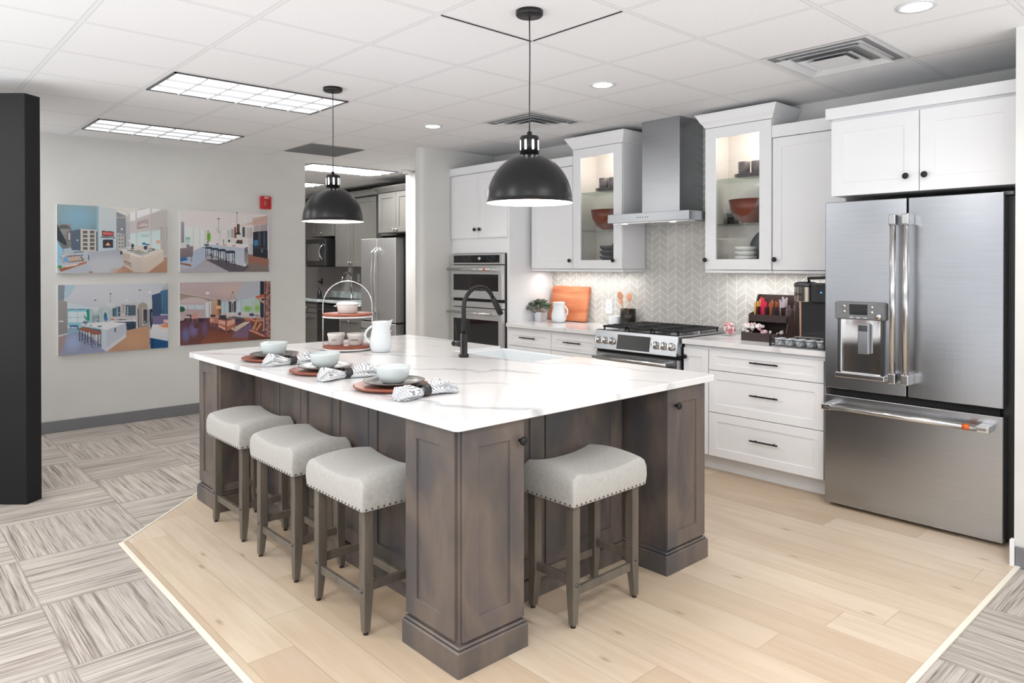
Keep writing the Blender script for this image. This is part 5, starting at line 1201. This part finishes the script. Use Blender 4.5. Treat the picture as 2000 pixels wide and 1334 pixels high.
tag(B().prism([(-11.0, 5.255), (-8.985, 5.255), (-8.985, 5.898), (-11.0, 5.898)], .907, BZ).build('laminate_countertop', 'marble', bev=.006), 'pale grey-green speckled counter in the back room', 'countertop', loc=(-10, 5.6, .907))
tag(B().box(-11.0, -8.985, 5.875, 5.899, BZ+.001, 1.05).build('backsplash_strip', 'marble', bev=.003), 'low speckled splash strip behind the back counter', 'backsplash', loc=(-10, 5.89, BZ))
t = thing('drop_in_sink', 'dark sink set into the back room counter', 'sink', (-10.3, 5.55, BZ))
B().rbox(-10.75, -9.85, 5.36, 5.80, BZ+.0005, BZ+.008, .003, 1).build('rim', 'steeld', t, world=True)
B().box(-10.70, -9.90, 5.42, 5.72, BZ+.008, BZ+.0085).build('bowl', 'dark', t, world=True)
t = thing('sink_faucet', 'chrome pull-down faucet behind the back room sink', 'faucet', (-10.10, 5.76, BZ+.0085))
b = B(); b.lathe([(.03, 0), (.03, .01), (.018, .014), (.018, .06), (.012, .07)], seg=16); b.tube([(0, 0, .06), (0, 0, .30)]+[(-.115+.115*math.cos(a), -.02*(1-math.cos(a)), .30+.115*math.sin(a)) for a in [PI*k/10 for k in range(1, 9)]], .012, 10); b.build('spout', 'chrome', t)
b = B(); b.tube([(-.205, -.036, .345), (-.225, -.04, .30), (-.26, -.045, .22)], .017, 10); b.build('spray_head', 'chrome', t)
b = B(); b.tube([(.0, 0, .04), (.05, -.01, .05), (.07, -.02, .08)], .007, 8); b.build('handle', 'chrome', t)
t = thing('soap_dispenser', 'small dark soap bottle at the left end of the back counter', 'bottle', (-10.9, 5.62, BZ))
B().lathe([(.035, 0), (.038, .01), (.036, .10), (.015, .12), (.012, .14), (.001, .14)], seg=16).build('bottle', 'blackp', t)
B().tube([(0, 0, .14), (0, 0, .16), (-.04, 0, .16)], .005, 6).build('pump', 'blackp', t)
t = thing('desk_phone', 'small black box with a display on the back counter by the refrigerator', 'phone', (-9.2, 5.55, BZ))
b = B(); b.rbox(-.10, .10, -.04, .04, 0, .085, .006, 1); b.build('body', 'blackp', t); B().rbox(-.075, .045, -.042, -.039, .03, .065, .001, 1).build('display', 'steeld', t); B().rbox(.03, .11, .045, .12, 0, .13, .006, 1).build('cradle', 'blackp', t)
outlet(-10.12, 1.28, 'white outlet plate on the grey back room wall', 5.90)
t = thing('towel_hook', 'small black hook on the back wall left of the faucet', 'hook', (-11.35, 5.90, 1.20)); B().rbox(-.02, .02, -.012, 0, -.05, .05, .003, 1).build('plate', 'blackp', t); B().tube([(0, -.01, -.01), (0, -.06, -.01), (0, -.07, .02)], .008, 8).build('peg', 'blackp', t)
# microwave
t = thing('microwave', 'dark over-counter microwave in the back room', 'microwave', (-10.76, 5.7, 1.47))
B().rbox(-11.10, -10.42, 5.50, 5.898, 1.475, 1.905, .006, 1).build('body', 'blackp', t, world=True)
d = B().rbox(-11.10, -10.42, 5.478, 5.50, 1.475, 1.905, .006, 1).build('door', 'steeld', t, world=True)
B().rbox(-11.05, -10.62, 5.474, 5.479, 1.55, 1.83, .004, 1).build('window', 'plate', d, world=True)
b = B(); b.tube([(-10.50+.0, 5.478, 1.82), (-10.53, 5.44, 1.76), (-10.545, 5.43, 1.69), (-10.53, 5.44, 1.62), (-10.50, 5.478, 1.56)], .012, 8); b.build('handle', 'steelh', d, world=True)
B().box(-11.09, -10.43, 5.49, 5.9, 1.455, 1.474).build('vent_bottom', 'dark', t, world=True)
def bupper(label, x0, x1, y, z0, z1, split, kz, crownz=None):
    t = thing('back_wall_cabinet', label, 'cabinet', ((x0+x1)/2, 5.7, z0), 0, 'grey wall cabinets in the back room')
    B().box(x0, x1, y+.021, 5.898, z0, z1).build('body', 'gray_cab', t, world=True)
    xs = [x0, split, x1] if split else [x0, x1]
    for i, (a, c_) in enumerate(zip(xs, xs[1:])):
        d = gdoor(B(), a, c_, z0+.01, z1-.01, y).build('door', 'gray_cab', t, .002, True); bknob((c_-.035 if i == 0 else a+.035) if split else (a+c_)/2, y, kz, d)
    if crownz: b = B(); b.ringed([[(x0-o, 5.898, z), (x0-o, y-o, z), (x1+o, y-o, z), (x1+o, 5.898, z)] for o, z in ((0, z1+.0005), (.05, crownz), (.055, crownz+.015))], True, False); b.build('crown_molding', 'gray_cab', t, world=True)
bupper('small grey cabinet directly above the back room microwave', -11.05, -10.28, 5.55, 1.94, 2.50, None, 2.0)
bupper('tall grey double-door wall cabinet right of the microwave', -10.24, -9.02, 5.55, 1.45, 2.50, -9.76, 1.52)
bupper('grey two-door cabinet above the back refrigerator, with crown', -8.52, -7.66, 5.27, 1.915, 2.47, -8.08, 1.96, 2.53)
t = thing('back_wall_cabinet', 'narrow grey filler cabinet beside the back refrigerator cabinet', 'cabinet', (-8.77, 5.7, 1.9)); B().door(-8.98, -8.56, 1.91, 2.50, 5.60, .02, .07, .01).build('door', 'gray_cab', t, world=True); B().box(-8.98, -8.56, 5.62, 5.898, 1.91, 2.50).build('body', 'gray_cab', t, world=True)
tag(B().box(-11.1, -8.54, 5.50, 5.898, 2.502, 2.60).build('soffit_molding', 'gray_cab', bev=.01), 'grey crown strip running over the back room cabinets', 'molding', loc=(-10, 5.7, 2.5))
# back refrigerator
t = thing('refrigerator', 'smaller stainless refrigerator in the back room seen through the opening', 'refrigerator', (-8.5, 5.6, 0))
B().box(-8.955, -7.86, 5.40, 5.89, .02, 1.835).build('body', 'blackp', t, world=True)
bpy.context.view_layer.update()
def bdoor(name, x0, x1, z0, z1): b = B(); b.prism([(x0+(x1-x0)*k/8, 5.25+.012*(2*k/8-1)**2) for k in range(9)]+[(x1, 5.395), (x0, 5.395)], z0, z1); return b.build(name, 'steel2', t, .004, True)
L = bdoor('left_door', -8.96, -8.54, .715, 1.852); R = bdoor('right_door', -8.53, -8.075, .715, 1.852); D = bdoor('freezer_drawer', -8.96, -8.075, .05, .695)
for x, o_ in ((-8.575, L), (-8.49, R)):
    B().tube([(x, 5.25, 1.72), (x, 5.205, 1.66), (x, 5.185, 1.3), (x, 5.205, .87), (x, 5.25, .81)], .014, 8).build('handle', 'steelh', o_, world=True)
B().tube([(-8.9, 5.25, .60), (-8.86, 5.195, .60), (-8.18, 5.195, .60), (-8.14, 5.25, .60)], .014, 8).build('handle', 'steelh', D, world=True)
B().box(-8.95, -8.06, 5.27, 5.40, .697, .713).build('door_gap', 'dark', t, world=True)
